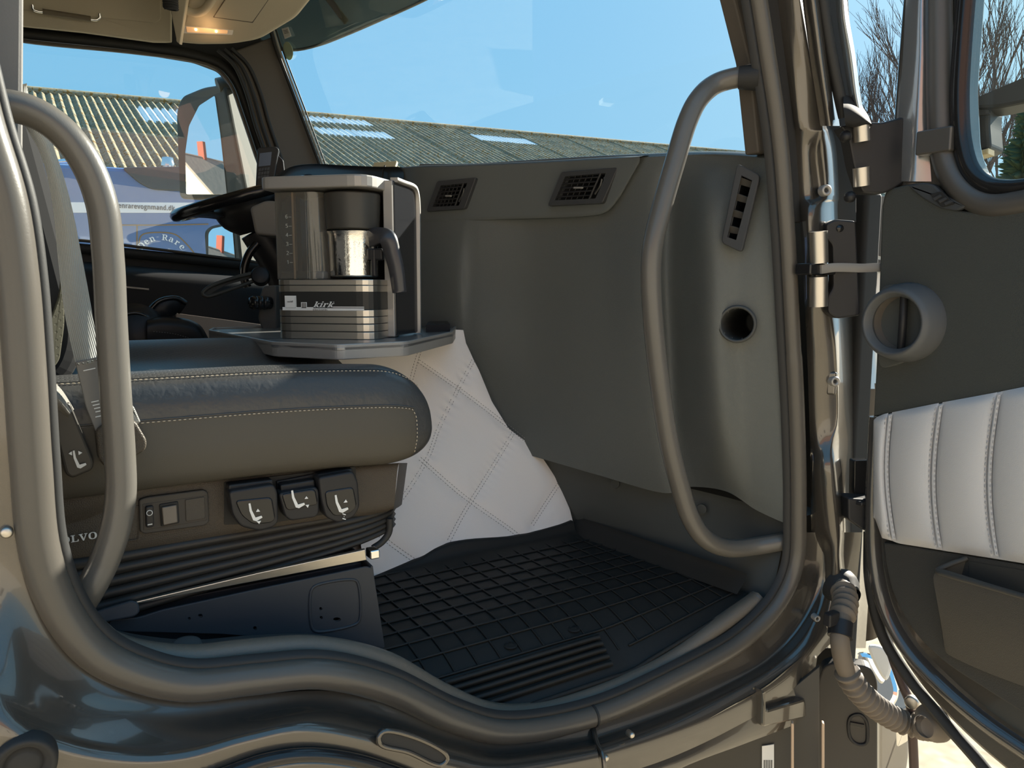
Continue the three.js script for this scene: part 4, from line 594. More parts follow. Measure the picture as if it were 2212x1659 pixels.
// ---------------------------------------------------------------- rubber mat
{
  const t = thing('floor_mat', 'black rubber floor mat with raised grid and ribbed step edge', 'floor mat');
  const h = (x, z) => { const e = Math.max(0, z + 0.22) / 0.175; return -0.012 - 0.06 * e * e * Math.min(1, Math.max(0, (1.07 - x) / 0.3)); };
  const xl = (z) => table([[-0.5, 0.44], [-0.16, 0.395], [-0.036, 0.485]], z), xr = (z) => table([[-0.5, 1.0], [-0.036, 1.05]], z);
  const P = [], nu = 40, nv = 40; for (let i = 0; i <= nu; i++) { const c = []; for (let j = 0; j <= nv; j++) { const z = lerp(-0.49, -0.036, j / nv), x = lerp(xl(z), xr(z), i / nu); c.push(V(x, h(x, z), z)); } P.push(c); }
  part('base', gridGeo(P, nu + 1, nv + 1), M.mat, t);
  const s = 0.0395, clipX = (z) => [xl(z) + 0.012, xr(z) - 0.016];
  for (let k = 0; k < 13; k++) { const z = -0.462 + k * s; if (z > -0.05) continue; let [a, b] = clipX(z); if (z > -0.1) a = 0.79; let run = []; for (let q = 0; q <= 24; q++) { const x = lerp(a, b, q / 24); run.push(V(x, h(x, z) + 0.0005, z)); } part('rib', sweep(run, [[-0.0022, 0], [0.0022, 0], [0.0014, 0.0026], [-0.0014, 0.0026]], YN, { seg: 24 }), M.mat, t); }
  for (let k = 0; k < 17; k++) { const x = 0.415 + k * s, run = []; for (let z = -0.468; z <= (x > 0.77 ? -0.05 : -0.105); z += 0.02) { const [a, b] = clipX(z); if (x > a && x < b) run.push(V(x, h(x, z) + 0.0005, z)); } if (run.length > 3) part('rib', sweep(run, [[-0.0016, 0], [0.0018, 0], [0.001, 0.0022], [-0.001, 0.0022]], YN, { seg: run.length * 2 }), M.mat, t); }
  // upstand against the tunnel and front
  const up = [[800, 1250], [860, 1226], [910, 1208], [950, 1186], [1010, 1170], [1120, 1160], [1200, 1140], [1238, 1128]].map(([x, y]) => onPl(x, y, V(0, 0, -0.475), V(0, 0.25, 1).normalize()));
  part('upstand', loft([up.map((p) => V(p.x, p.y, p.z - 0.02)), up.map((p) => V(p.x, p.y + 0.002, p.z)), up.map((p) => V(p.x, lerp(p.y, -0.012, 0.7), p.z + 0.012)), up.map((p) => V(p.x, -0.012, p.z + 0.045))], 5, 4), M.mat, t);
  const fr = [[-0.49, 0.992], [-0.35, 1.006], [-0.2, 1.022], [-0.05, 1.04]];
  part('upstand', loft([fr.map(([z, x]) => V(x + 0.006, 0.022, z)), fr.map(([z, x]) => V(x + 0.002, 0.01, z)), fr.map(([z, x]) => V(x - 0.018, -0.0115, z))], 4, 4), M.mat, t);
  for (let k = 0; k < 5; k++) { const z0 = -0.094 + k * 0.0105, l = []; for (let q = 0; q <= 10; q++) { const x = lerp(0.47 + k * 0.006, 0.75 - k * 0.002, q / 10); l.push(V(x, h(x, z0) + 0.001, z0)); } part('step_rib', sweep(l, [[-0.0045, 0], [0.0045, 0], [0.0025, 0.006], [-0.0025, 0.006]], YN, { seg: 20 }), M.mat, t); }
  const ed = []; for (let q = 0; q <= 12; q++) { const x = lerp(0.485, 1.05, q / 12); ed.push(V(x, h(x, -0.036) + 0.002, -0.034)); } part('edge', tube(ed, 0.0035, { rad: 8, seg: 60 }), M.mat, t);
  for (const [x, z] of [[0.6, -0.125], [0.72, -0.122]]) part('stud', lathe([[0, 0.003], [0.004, 0.003], [0.006, 0.001], [0.009, 0.002], [0.011, 0]], V(x, h(x, z) + 0.001, z)), M.mat, t);
}
// ---------------------------------------------------------------- dashboard
const dash = thing('dashboard', 'dark grey grained plastic dashboard with square air vents', 'dashboard');
const zb = (x) => table([[640, -1.5], [680, -1.4], [760, -1.15], [830, -1.0], [905, -0.85], [985, -0.75], [1030, -0.7], [1150, -0.58], [1290, -0.42], [1400, -0.295]], x);
{
  const t = dash;
  const T1 = [[905, 357, -0.85], [985, 357, -0.75], [1030, 356, -0.7], [1150, 348, -0.58], [1290, 340, -0.42], [1400, 335, -0.3], [1455, 332, -0.25], [1530, 330, -0.17], [1600, 332, -0.1], [1664, 338, -0.03]];
  const rows = [
    T1.map((p) => { const q = onZ(...p); return V(Math.max(q.x + 0.04, Math.min(q.x + 0.22, wsX(q.y, q.z) - 0.02)), q.y - 0.012, q.z); }), T1.map((p) => { const q = onZ(...p); return V(q.x + 0.03, q.y + 0.004, q.z); }), T1.map((p) => onZ(p[0], p[1] + 2, p[2] + 0.006)), T1.map((p) => onZ(p[0], p[1] + 22, p[2] + 0.01)),
    ...[[[905, 485, -0.83], [985, 485, -0.73], [1030, 485, -0.685], [1150, 485, -0.58], [1290, 480, -0.42], [1400, 470, -0.285], [1455, 465, -0.25], [1522, 455, -0.12], [1600, 445, -0.07], [1676, 440, -0.01]],
      [[905, 600, -0.82], [985, 600, -0.71], [1025, 600, -0.685], [1150, 600, -0.57], [1290, 600, -0.4], [1395, 600, -0.27], [1450, 600, -0.245], [1526, 600, -0.105], [1600, 600, -0.06], [1688, 600, -0.005]],
      [[905, 715, -0.8], [985, 715, -0.705], [1025, 715, -0.67], [1150, 720, -0.56], [1290, 730, -0.39], [1400, 740, -0.26], [1455, 745, -0.24], [1530, 750, -0.1], [1605, 755, -0.06], [1696, 760, -0.003]],
      [[905, 820, -0.8], [985, 840, -0.7], [1040, 850, -0.66], [1160, 870, -0.545], [1295, 890, -0.38], [1410, 900, -0.255], [1465, 905, -0.23], [1545, 915, -0.1], [1615, 920, -0.06], [1702, 930, -0.003]],
      [[920, 920, -0.78], [1010, 940, -0.68], [1070, 955, -0.62], [1165, 980, -0.53], [1300, 1018, -0.38], [1430, 1052, -0.25], [1486, 1040, -0.21], [1566, 1050, -0.115], [1632, 1088, -0.06], [1702, 1118, -0.003]],
    ].map((r) => r.map((p) => onZ(...p)))];
  const last = rows[rows.length - 1]; rows.push(last.map((p) => V(p.x + 0.012, p.y - 0.005, p.z)), last.map((p) => V(p.x + 0.09, p.y - 0.004, p.z)));
  const panelSheet = loft(rows, 18, 18), openings = [];
  // kick panel below
  const kt = [[1060, 950, -0.66], [1165, 982, -0.56], [1300, 1020, -0.41], [1440, 1062, -0.27], [1560, 1092, -0.16], [1700, 1128, -0.03]], kb = [[1180, 1128, -0.62], [1240, 1142, -0.5], [1350, 1180, -0.36], [1470, 1222, -0.22], [1570, 1256, -0.11], [1668, 1290, -0.01]];
  const kp = [kt.map(([x, y, z]) => onZ(x, y - 20, z)), kt.map((p) => onZ(...p)), kt.map((p, i) => onZ((p[0] + kb[i][0]) / 2, (p[1] + kb[i][1]) / 2, (p[2] + kb[i][2]) / 2)), kb.map((p) => onZ(...p)), kb.map(([x, y, z]) => onZ(x, y + 22, z))];
  part('kick_panel', loft(kp, 5, 4), mat([0.07, 0.075, 0.073], 0.45, { bump: T.fine, bs: 0.00005 }), t);
  for (const [x, y, z] of [[1328, 1045, -0.37], [1515, 1100, -0.19]]) part('screw_cap', disc(onZ(x, y, z + 0.006), V(-0.9, 0, 0.4), 0.01, 0.004), mat([0.06, 0.064, 0.062], 0.4), t);
  // upper fascia standing proud of the panel
  const fc = [[862, 362, 482], [905, 359, 481], [985, 357, 478], [1100, 352, 474], [1200, 347, 471], [1270, 343, 467], [1310, 341, 458], [1338, 339, 428], [1362, 338, 388], [1382, 337, 352]];
  const fz = (x) => zb(x) + 0.022;
  const fasciaSheet = loft([fc.map(([x, a]) => { const q = onZ(x, a, zb(x)); return V(q.x + 0.12, q.y + 0.003, q.z); }), fc.map(([x, a]) => { const q = onZ(x, a, fz(x)); return V(q.x + 0.03, q.y + 0.003, q.z); }), fc.map(([x, a]) => onZ(x, a + 1, fz(x))), fc.map(([x, a, b]) => onZ(x, lerp(a, b, 0.15), fz(x) + 0.003)), fc.map(([x, a, b]) => onZ(x, lerp(a, b, 0.8), fz(x))), fc.map(([x, a, b]) => onZ(x, b - 3, fz(x) - 0.003)), fc.map(([x, a, b]) => onZ(x, b, fz(x) - 0.012)), fc.map(([x, a, b]) => onZ(x, b + 2, zb(x) - 0.02))], 16, 12);
  // centre console front behind the coffee machine and instrument hood
  part('instrument_hood', loft([[[600, 384, -1.75], [640, 364, -1.62], [690, 357, -1.4], [760, 360, -1.15], [830, 362, -1.0], [872, 362, -0.9]].map((p) => { const q = onZ(...p); return V(q.x + 0.25, q.y - 0.02, q.z); }), [[600, 384, -1.75], [640, 364, -1.62], [690, 357, -1.4], [760, 360, -1.15], [830, 362, -1.0], [872, 362, -0.9]].map((p) => onZ(...p)), [[600, 400, -1.74], [640, 372, -1.6], [690, 366, -1.385], [760, 370, -1.135], [830, 374, -0.985], [872, 374, -0.885]].map((p) => onZ(...p)), [[600, 480, -1.7], [640, 460, -1.56], [690, 455, -1.36], [760, 455, -1.11], [830, 455, -0.96], [872, 455, -0.87]].map((p) => onZ(...p)), [[600, 720, -1.65], [640, 720, -1.5], [690, 720, -1.3], [760, 720, -1.08], [830, 720, -0.93], [872, 720, -0.85]].map((p) => onZ(...p))], 5, 5), mat([0.035, 0.036, 0.038], 0.45, { bump: T.fine, bs: 0.00005 }), t);
  part('hood_seam', tube([[832, 358, -0.99], [828, 366, -0.985], [826, 380, -0.98], [826, 420, -0.965]].map((p) => onZ(p[0], p[1], p[2] + 0.004)), 0.0022, { rad: 6 }), M.dullBlack, t);
  // two grilled vents in the fascia
  const vent = (o, inner, n, label) => {
    const c = onZ((o[0][0] + o[2][0]) / 2, (o[0][1] + o[2][1]) / 2, fz((o[0][0] + o[2][0]) / 2) + 0.009), pl = (l, d = 0) => ps(c.clone().addScaledVector(n, d), n, l);
    const v = part('air_vent', slab(pl(o, 0.003), n, 0.012, { r: 0.006, bevel: 0.002, bs: 3, holes: [pl(inner, 0.003)], hr: 0.003 }), mat([0.05, 0.052, 0.055], 0.4), t, label);
    part('duct', ductGeo(pl(inner, 0), n, 0.12), mat([0.05, 0.052, 0.055], 0.5), v); const C0 = [0, 1].map((k) => inner.reduce((a, p) => a + p[k], 0) / 4); openings.push(inPrism(pl(inner.map((p) => [C0[0] + (p[0] - C0[0]) * 1.04, C0[1] + (p[1] - C0[1]) * 1.04]), -0.01), n));
    const q = (a, b) => { const A = [lerp(inner[0][0], inner[1][0], a), lerp(inner[0][1], inner[1][1], a)], B = [lerp(inner[3][0], inner[2][0], a), lerp(inner[3][1], inner[2][1], a)]; return [lerp(A[0], B[0], b), lerp(A[1], B[1], b)]; };
    for (let k = 1; k < 6; k++) part('slat', tube(pl([q(0, k / 6), q(0.5, k / 6), q(0.84, k / 6)], -0.001), 0.0016, { rad: 6, seg: 4 }), M.black, v);
    for (let k = 1; k < 6; k++) part('fin', tube(pl([q(k * 0.135, 0), q(k * 0.135, 0.5), q(k * 0.135, 1)], -0.004), 0.001, { rad: 5, seg: 4 }), M.black, v);
    part('divider', tube(pl([q(0.84, 0), q(0.84, 1)]), 0.0025, { rad: 6, seg: 2 }), M.black, v);
    part('direction_tab', slab(pl([q(0.33, 0.47), q(0.55, 0.5), q(0.55, 0.56), q(0.33, 0.54)], 0.004), n, 0.004, { bevel: 0.0008, r: 0.001 }), M.greyLacquer, v); part('thumb_wheel', tube(pl([q(0.93, 0.25), q(0.96, 0.5), q(0.92, 0.8)], 0.001), 0.003, { rad: 8 }), M.gloss, v);
  };
  vent([[944, 391], [1028, 383], [1003, 451], [920, 457]], [[951, 399], [1012, 393], [992, 446], [932, 449]], V(-0.9, 0.03, 0.436).normalize(), 'smaller square vent near the coffee machine');
  vent([[1212, 371], [1335, 361], [1301, 439], [1182, 445]], [[1220, 379], [1314, 371], [1287, 431], [1196, 435]], V(-0.955, 0.03, 0.3).normalize(), 'larger square vent in the middle of the dashboard');
  // tall side vent and round hole in the end of the dashboard
  const sn = V(-0.86, 0.02, 0.51).normalize(), sc = onZ(1598, 448, -0.055).addScaledVector(sn, 0.006), sp = (l, d = 0) => ps(sc.clone().addScaledVector(sn, d), sn, l);
  const out = [[1592, 352], [1642, 378], [1602, 546], [1557, 524]], inn = [[1600, 375], [1628, 388], [1592, 522], [1568, 514]];
  const sv = part('side_vent', slab(sp(out, 0.002), sn, 0.012, { r: 0.008, bevel: 0.002, bs: 3, holes: [sp(inn, 0.002)], hr: 0.002 }), mat([0.05, 0.052, 0.055], 0.6, { spec: 0.4 }), t, 'tall side vent at the end of the dashboard');
  part('duct', ductGeo(sp(inn, 0), sn, 0.12), mat([0.05, 0.052, 0.055], 0.5), sv); openings.push(inPrism(sp([[1598, 370], [1632, 386], [1594, 526], [1564, 517]], -0.006), sn));
  for (let k = 0; k < 4; k++) { const f = (k + 0.55) / 4, L = [lerp(inn[0][0], inn[3][0], f), lerp(inn[0][1], inn[3][1], f)], R = [lerp(inn[1][0], inn[2][0], f), lerp(inn[1][1], inn[2][1], f)]; part('vane', slab(sp([[L[0], L[1] - 13], [R[0], R[1] - 13], [R[0] - 2, R[1] + 3], [L[0] - 2, L[1] + 6]], -0.003), sn.clone().add(V(0, -0.4, 0)), 0.003, { bevel: 0.0008 }), mat([0.04, 0.037, 0.033], 0.5), sv); }
  const hc = onZ(1594, 700, -0.06).addScaledVector(sn, 0.0085);
  part('round_recess', lathe([[0, -0.2], [0.02, -0.2], [0.0245, -0.195], [0.0262, -0.003], [0.0275, 0.0008], [0.031, 0.0005], [0.032, -0.006]], hc, sn, 40), mat([0.07, 0.073, 0.072], 0.5), t, 'round open recess in the dashboard end');
  openings.push((q) => { const d = q.clone().sub(hc), h = d.dot(sn); return Math.abs(h) < 0.05 && d.addScaledVector(sn, -h).length() < 0.0275; });
  const open = (q) => openings.some((f) => f(q));
  part('main_panel', punch(panelSheet, open), M.dash, t); part('fascia', punch(fasciaSheet, open), M.dashSmooth, t);
  part('dash_speaker', lathe([[0, 0.02], [0.03, 0.016], [0.05, 0.004], [0.055, -0.02]], onZ(1425, 326, -0.36).add(V(0.08, -0.015, 0))), M.black, t);
}
{ // odds and ends on the dashboard top
  const p = thing('paper_slip', 'cream paper slip lying at the windscreen base', 'paper'), c = onZ(795, 345, -1.12).add(V(0.09, 0.005, -0.1));
  part('sheet', rbox(0.01, 0.022, 0.075, 0.002, c, [0, 0.6, -0.5]), mat([0.75, 0.68, 0.45], 0.8), p);
}
// ---------------------------------------------------------------- tray and coffee machine
const TY = 0.437;
{
  const t = thing('dash_tray', 'grey metal tray shelf carrying the coffee machine', 'tray');
  const o = [[450, 712], [590, 738], [730, 744], [880, 737], [978, 716]].map(([x, y]) => onY(x, y, TY)), out = [...o, V(0.86, TY, -0.78), V(0.72, TY, -1.02), V(0.34, TY, -0.95)];
  const low = (l, dy) => l.map((p) => V(p.x, p.y + dy, p.z)), c = V(0.52, TY, -0.72);
  part('floor', slab(low(out, -0.004), YN, 0.006, { bevel: 0.001, r: 0.01 }), mat([0.3, 0.3, 0.3], 0.3, { metal: 0.6 }), t);
  part('rim', slab(out, YN, 0.024, { r: 0.012, bevel: 0.0015, holes: [out.map((p) => p.clone().add(c.clone().sub(p).setLength(0.007)))], hr: 0.01 }), M.greyLacquer, t);
  part('bracket', slab(low([onY(925, 706, TY), onY(966, 704, TY), onY(972, 712, TY), onY(920, 714, TY)], 0.012), YN, 0.02, { bevel: 0.001 }), M.black, t);
  part('support', rbox(0.3, 0.012, 0.2, 0.003, [0.55, TY - 0.029, -0.78]), M.blackMatt, t);
}
{ // the machine is built upright at its own origin and turned towards the door
  const g = thing('coffee_maker', 'brushed steel coffee machine with smoked water tank on the tray', 'coffee maker');
  const A = -44 * Math.PI / 180, bc = onY(700, 733, TY - 0.004); g.position.copy(bc); g.rotation.y = A;
  const wd = V(Math.cos(A), 0, -Math.sin(A)), nf = V(Math.sin(A), 0, Math.cos(A)); g.position.addScaledVector(nf, -0.085);
  const S = (() => { const d = bc.clone().sub(CAM).dot(FWD); return d / F; })(); // metres per pixel at the machine front
  const w = 232 * S, hw = w / 2, dep = 0.15, fz = 0.085;
  const plan = (x0, x1, z0, z1, r, y0, y1, b = 0.001) => slab([V(x0, y1, z1), V(x1, y1, z1), V(x1, y1, z0), V(x0, y1, z0)], YN, y1 - y0, { r, bevel: b });
  const H0 = 128 * S, ht = 345 * S;
  // base in ribbed bands
  const yb = [0, 0.13, 0.26, 0.38, 0.5].map((f) => f * H0);
  const base = part('base', plan(-hw + 0.002, hw - 0.002, -0.06, fz - 0.002, 0.03, 0.001, H0 - 0.003), M.dullBlack, g);
  for (let k = 0; k < 4; k++) part('band', plan(-hw, hw, -0.06, fz, 0.032, yb[k] + 0.0006, yb[k + 1] - 0.0006, 0.0006), M.steel, base);
  part('black_band', plan(-hw, hw, -0.06, fz, 0.032, yb[4], H0 * 0.79, 0.0004), mat([0.03, 0.03, 0.028], 0.35), base);
  part('top_band', plan(-hw, hw, -0.06, fz, 0.032, H0 * 0.795, H0 * 0.9, 0.0005), M.steel, base); part('top_band', plan(-hw, hw, -0.06, fz, 0.032, H0 * 0.905, H0, 0.001), M.steel, base);
  // white print on the band
  const q = (x0, x1, y0, y1) => rbox(x1 - x0, y1 - y0, 0.0006, 0.0001, [(x0 + x1) / 2, (y0 + y1) / 2, fz + 0.0002]), py = (y) => (730 - y) * S, px = (x) => (x - 701) * S;
  part('print', [q(px(606), px(795), py(668), py(663)), q(px(612), px(614), py(663), py(639)), q(px(637), px(639), py(663), py(639)), q(px(612), px(639), py(639), py(636.5)), q(px(606), px(613), py(663), py(661)), q(px(638), px(650), py(663), py(661)), q(px(650), px(651.5), py(662), py(652)), q(px(662), px(663.5), py(662), py(652)), q(px(650), px(663.5), py(652), py(650.5)), q(px(662), px(678), py(663), py(661)), q(px(724), px(795), py(661.5), py(659.5)), text('kirk', 11.5 * S, { font: 'serif_bold', shear: 0.45, sx: 1.35 }).translate(px(677), py(661), fz + 0.0001), text('o', 2.5 * S).translate(px(725), py(651), fz + 0.0001)], M.white, base, 'white logo print on the black band');
  part('print_dark', [text('electronic', 4.2 * S, { sx: 1.35, font: 'sans_regular' }).translate(px(677), py(668), fz + 0.0004), text('on/off', 3.6 * S, { font: 'sans_regular' }).translate(px(618), py(651), fz + 0.0012)], M.blackMatt, base);
  part('switch_button', rbox(22 * S, 24 * S, 0.0012, 0.0003, [px(625.5), py(650.5), fz + 0.0004]), M.white, base); part('indicator', rbox(8 * S, 9 * S, 0.0015, 0.0004, [px(656.7), py(657), fz + 0.0004]), M.greyLacquer, base);
  // smoked tank with a level scale
  const smoke = mat([0.62, 0.6, 0.55], 0.06, { trans: 0.9 });
  const ty0 = H0 + 0.001, ty1 = 316 * S, x0 = -hw - 2 * S, x1 = -hw + 108 * S;
  const tank = part('water_tank', [rbox(0.003, ty1 - ty0, 0.09, 0.001, [x0 + 0.0015, (ty0 + ty1) / 2, 0.02]), rbox(x1 - x0 - 0.03, ty1 - ty0, 0.003, 0.001, [(x0 + x1 - 0.03) / 2, (ty0 + ty1) / 2, 0.064])], smoke, g, 'smoked clear water tank');
  part('tank_corner', sweep([V(x1 - 0.03, ty0, 0.0625), V(x1 - 0.03, ty1, 0.0625)], [[0, 0], [0.012, -0.002], [0.024, -0.012], [0.03, -0.03], [0.027, -0.03], [0.02, -0.012], [0.01, -0.004], [0, -0.003]].map(([a, b]) => [a, b]), ZN, { seg: 2 }), smoke, tank);
  part('tank_reflection_strip', [rbox(0.004, ty1 - ty0, 0.01, 0.001, [x0 + 40 * S, (ty0 + ty1) / 2, 0.058])], mat([0.5, 0.38, 0.28], 0.3), tank); part('tank_foot', rbox(x1 - x0 - 0.006, 0.014, 0.084, 0.003, [(x0 + x1) / 2, ty0 + 0.007, 0.018]), mat([0.2, 0.19, 0.17], 0.4), tank);  // copper strip in the tank is a vertical reflection put in as colour
  part('level_scale', [1, 2, 3, 4, 5, 6].flatMap((n) => [text(String(n), 8 * S, { font: 'sans_regular' }).translate(x0 + 24 * S, H0 + (15 + n * 19.5) * S, 0.0658), rbox(7 * S, 0.8 * S, 0.0004, 0.0001, [x0 + 35 * S, H0 + (18 + n * 19.5) * S, 0.066])]), mat([0.5, 0.5, 0.46], 0.6), tank);
  // filter holder, lid, back column
  const jx = hw - 77 * S, jz = 0.02;
  part('filter_holder', lathe([[0, 0], [56 * S, 0], [58 * S, 0.004], [62 * S, 76 * S], [60 * S, 80 * S], [0, 80 * S]], V(jx, H0 + 107 * S, jz)), mat([0.06, 0.058, 0.052], 0.35), g);
  const lidPts = (a, z0, z1) => [V(-hw - 28 * S, a, z1), V(hw - 12 * S, a, z1), V(hw + 18 * S, a, z0), V(-hw - 28 * S, a, z0)];
  part('lid', slab(lidPts(ht + 2 * S, -0.1, 0.082), YN, 26 * S, { r: [0.02, 0.035, 0.02, 0.02], bevel: 0.003, bs: 3 }), M.greyLacquer, g);
  part('back_plate', rbox(w * 0.9, ht - H0 - 0.01, 0.006, 0.002, [0, (ht + H0) / 2 - 0.004, -0.055]), M.black, g);
  part('side_panel', rbox(0.006, ht - 6 * S, 0.12, 0.003, [hw + 14 * S, ht / 2 + 1 * S, -0.045]), mat([0.016, 0.017, 0.02], 0.16), g);
  part('front_edge', rbox(22 * S, ht - 4 * S, 0.014, 0.002, [hw + 4 * S, ht / 2, 0.012]), M.greyLacquer, g);
  const e = hw + 17 * S; part('side_frame', sweep([V(e, 0.002, -0.105), V(e, ht * 0.5, -0.108), V(e, ht - 0.018, -0.108), V(e, ht - 0.004, -0.098), V(e, ht, -0.08), V(e, ht, -0.03), V(e, ht, 0.01)], [[-0.004, -0.008], [0.004, -0.008], [0.004, 0.006], [-0.004, 0.006]], V(1, 0, 0), { seg: 70 }), M.greyLacquer, g);
  // steel jug stands under the filter
  const jg = thing('coffee_jug', 'steel coffee jug with black handle under the filter', 'jug'); jg.position.copy(g.position).addScaledVector(wd, jx).addScaledVector(nf, jz).add(V(0, H0 + 0.002, 0)); jg.rotation.y = A;
  part('body', lathe([[0, 0.002], [50 * S, 0.002], [53 * S, 0.006], [55 * S, 80 * S], [56 * S, 96 * S], [60 * S, 102 * S], [58 * S, 102 * S], [53 * S, 96 * S]], V(0, 0, 0), YN, 48), M.steelShine, jg);
  const hp = [[48, 86, 0], [72, 92, 0.01], [92, 88, 0.016], [102, 60, 0.016], [112, 20, 0.016], [118, -30, 0.016]].map(([x, y, z]) => V(x * S, y * S, 0.012 + z));
  const hd = part('handle', sweep(hp, [[-0.011, -0.008], [0.011, -0.008], [0.011, 0.008], [-0.011, 0.008]], ZN, { seg: 40, scale: (s) => lerp(1.3, 0.95, s) }), mat([0.045, 0.045, 0.05], 0.3), jg, 'black angled jug handle');
  part('bracket', rbox(36 * S, 26 * S, 0.012, 0.004, [62 * S, 52 * S, 0.02]), M.black, jg); part('strap', rbox(10 * S, 60 * S, 0.01, 0.003, [58 * S, 34 * S, 0.022]), M.black, jg);
}
// ---------------------------------------------------------------- driver's place
{
  const t = thing('steering_wheel', 'black steering wheel rim behind the coffee machine', 'steering wheel'), c = V(0.565, 0.79, -1.56), n = V(-0.3, 0.95, 0).normalize(), r = 0.2, ring = [];
  const u = V(0.95, 0.3, 0).normalize(), v = V(0, 0, 1); for (let i = 0; i < 24; i++) { const a = i / 24 * 2 * Math.PI; ring.push(c.clone().addScaledVector(u, Math.cos(a) * r).addScaledVector(v, Math.sin(a) * r)); }
  part('rim', tube(ring, 0.0175, { closed: true, rad: 12, seg: 80 }), M.gloss, t);
  part('hub', loft([0, 1, 2, 3].map((k) => Array.from({ length: 13 }, (_, i) => { const a = i / 12 * 2 * Math.PI, rr = [0.09, 0.1, 0.085, 0.05][k]; return c.clone().addScaledVector(n, [0.0, -0.03, -0.07, -0.1][k]).addScaledVector(u, Math.cos(a) * rr).addScaledVector(v, Math.sin(a) * rr); })), 3, 3), M.black, t); part('hub_cap', disc(c.clone().addScaledVector(n, 0.001), n, 0.09, 0.01, 0.006), M.blackMatt, t);
  for (const a of [0.3, 2.84, 4.7]) part('spoke', sweep([0.07, 0.12, 0.195].map((q, i) => c.clone().addScaledVector(n, -0.045 + i * 0.02).addScaledVector(u, Math.cos(a) * q).addScaledVector(v, Math.sin(a) * q)), [[-0.02, -0.006], [0.02, -0.006], [0.02, 0.006], [-0.02, 0.006]], n), M.black, t);
  const s = thing('steering_column', 'black steering column with grey switch block and stalks', 'steering column');
  part('shaft', tube([c.clone().addScaledVector(n, -0.1), c.clone().add(V(0.1, -0.22, 0)), V(0.78, 0.2, -1.56)], 0.05, { rad: 14 }), M.black, s);
  part('switch_block', slab(zs(-1.15, [[540, 448], [575, 434], [600, 436], [600, 512], [552, 506]]), V(-0.3, 0, 1), 0.08, { r: 0.01, bevel: 0.006, bs: 3 }), mat([0.22, 0.2, 0.17], 0.5), s);
  const st = part('stalk', tube(zs(-1.1, [[446, 640], [438, 634], [452, 620], [500, 602], [548, 590], [572, 586], [572, 596], [540, 610], [490, 628]]), 0.0045, { closed: true, rad: 8, seg: 80 }), mat([0.07, 0.065, 0.055], 0.45), s, 'flat looped stalk');
  part('stalk_web', slab(zs(-1.105, [[446, 640], [440, 633], [452, 621], [500, 603], [548, 591], [574, 587], [572, 594], [540, 602], [490, 615]]), ZN, 0.008, { r: 0.004, bevel: 0.001 }), mat([0.06, 0.055, 0.048], 0.5), s);
  part('stalk_pivot', disc(onZ(562, 594, -1.085), V(-0.3, 0.2, 1), 0.022, 0.03, 0.004), M.black, s);
  part('grab_loop', tube(zs(-1.5, [[556, 526], [540, 545], [528, 575], [527, 600], [534, 620]]), 0.012, { rad: 10 }), M.gloss, s);
  for (const x of [551, 562, 573]) part('control_knob', lathe([[0, 0.012], [0.012, 0.011], [0.0155, 0.004], [0.014, -0.012], [0, -0.012]], onZ(x, 654, -0.92), V(-0.95, 0.05, 0.3)), M.gloss, s);
  part('knob_panel', slab(zs(-0.94, [[568, 618], [600, 616], [600, 745], [574, 730], [556, 690], [560, 640]]), V(-0.5, 0, 1), 0.05, { bevel: 0.004, r: 0.006 }), mat([0.11, 0.105, 0.1], 0.4), s);
}
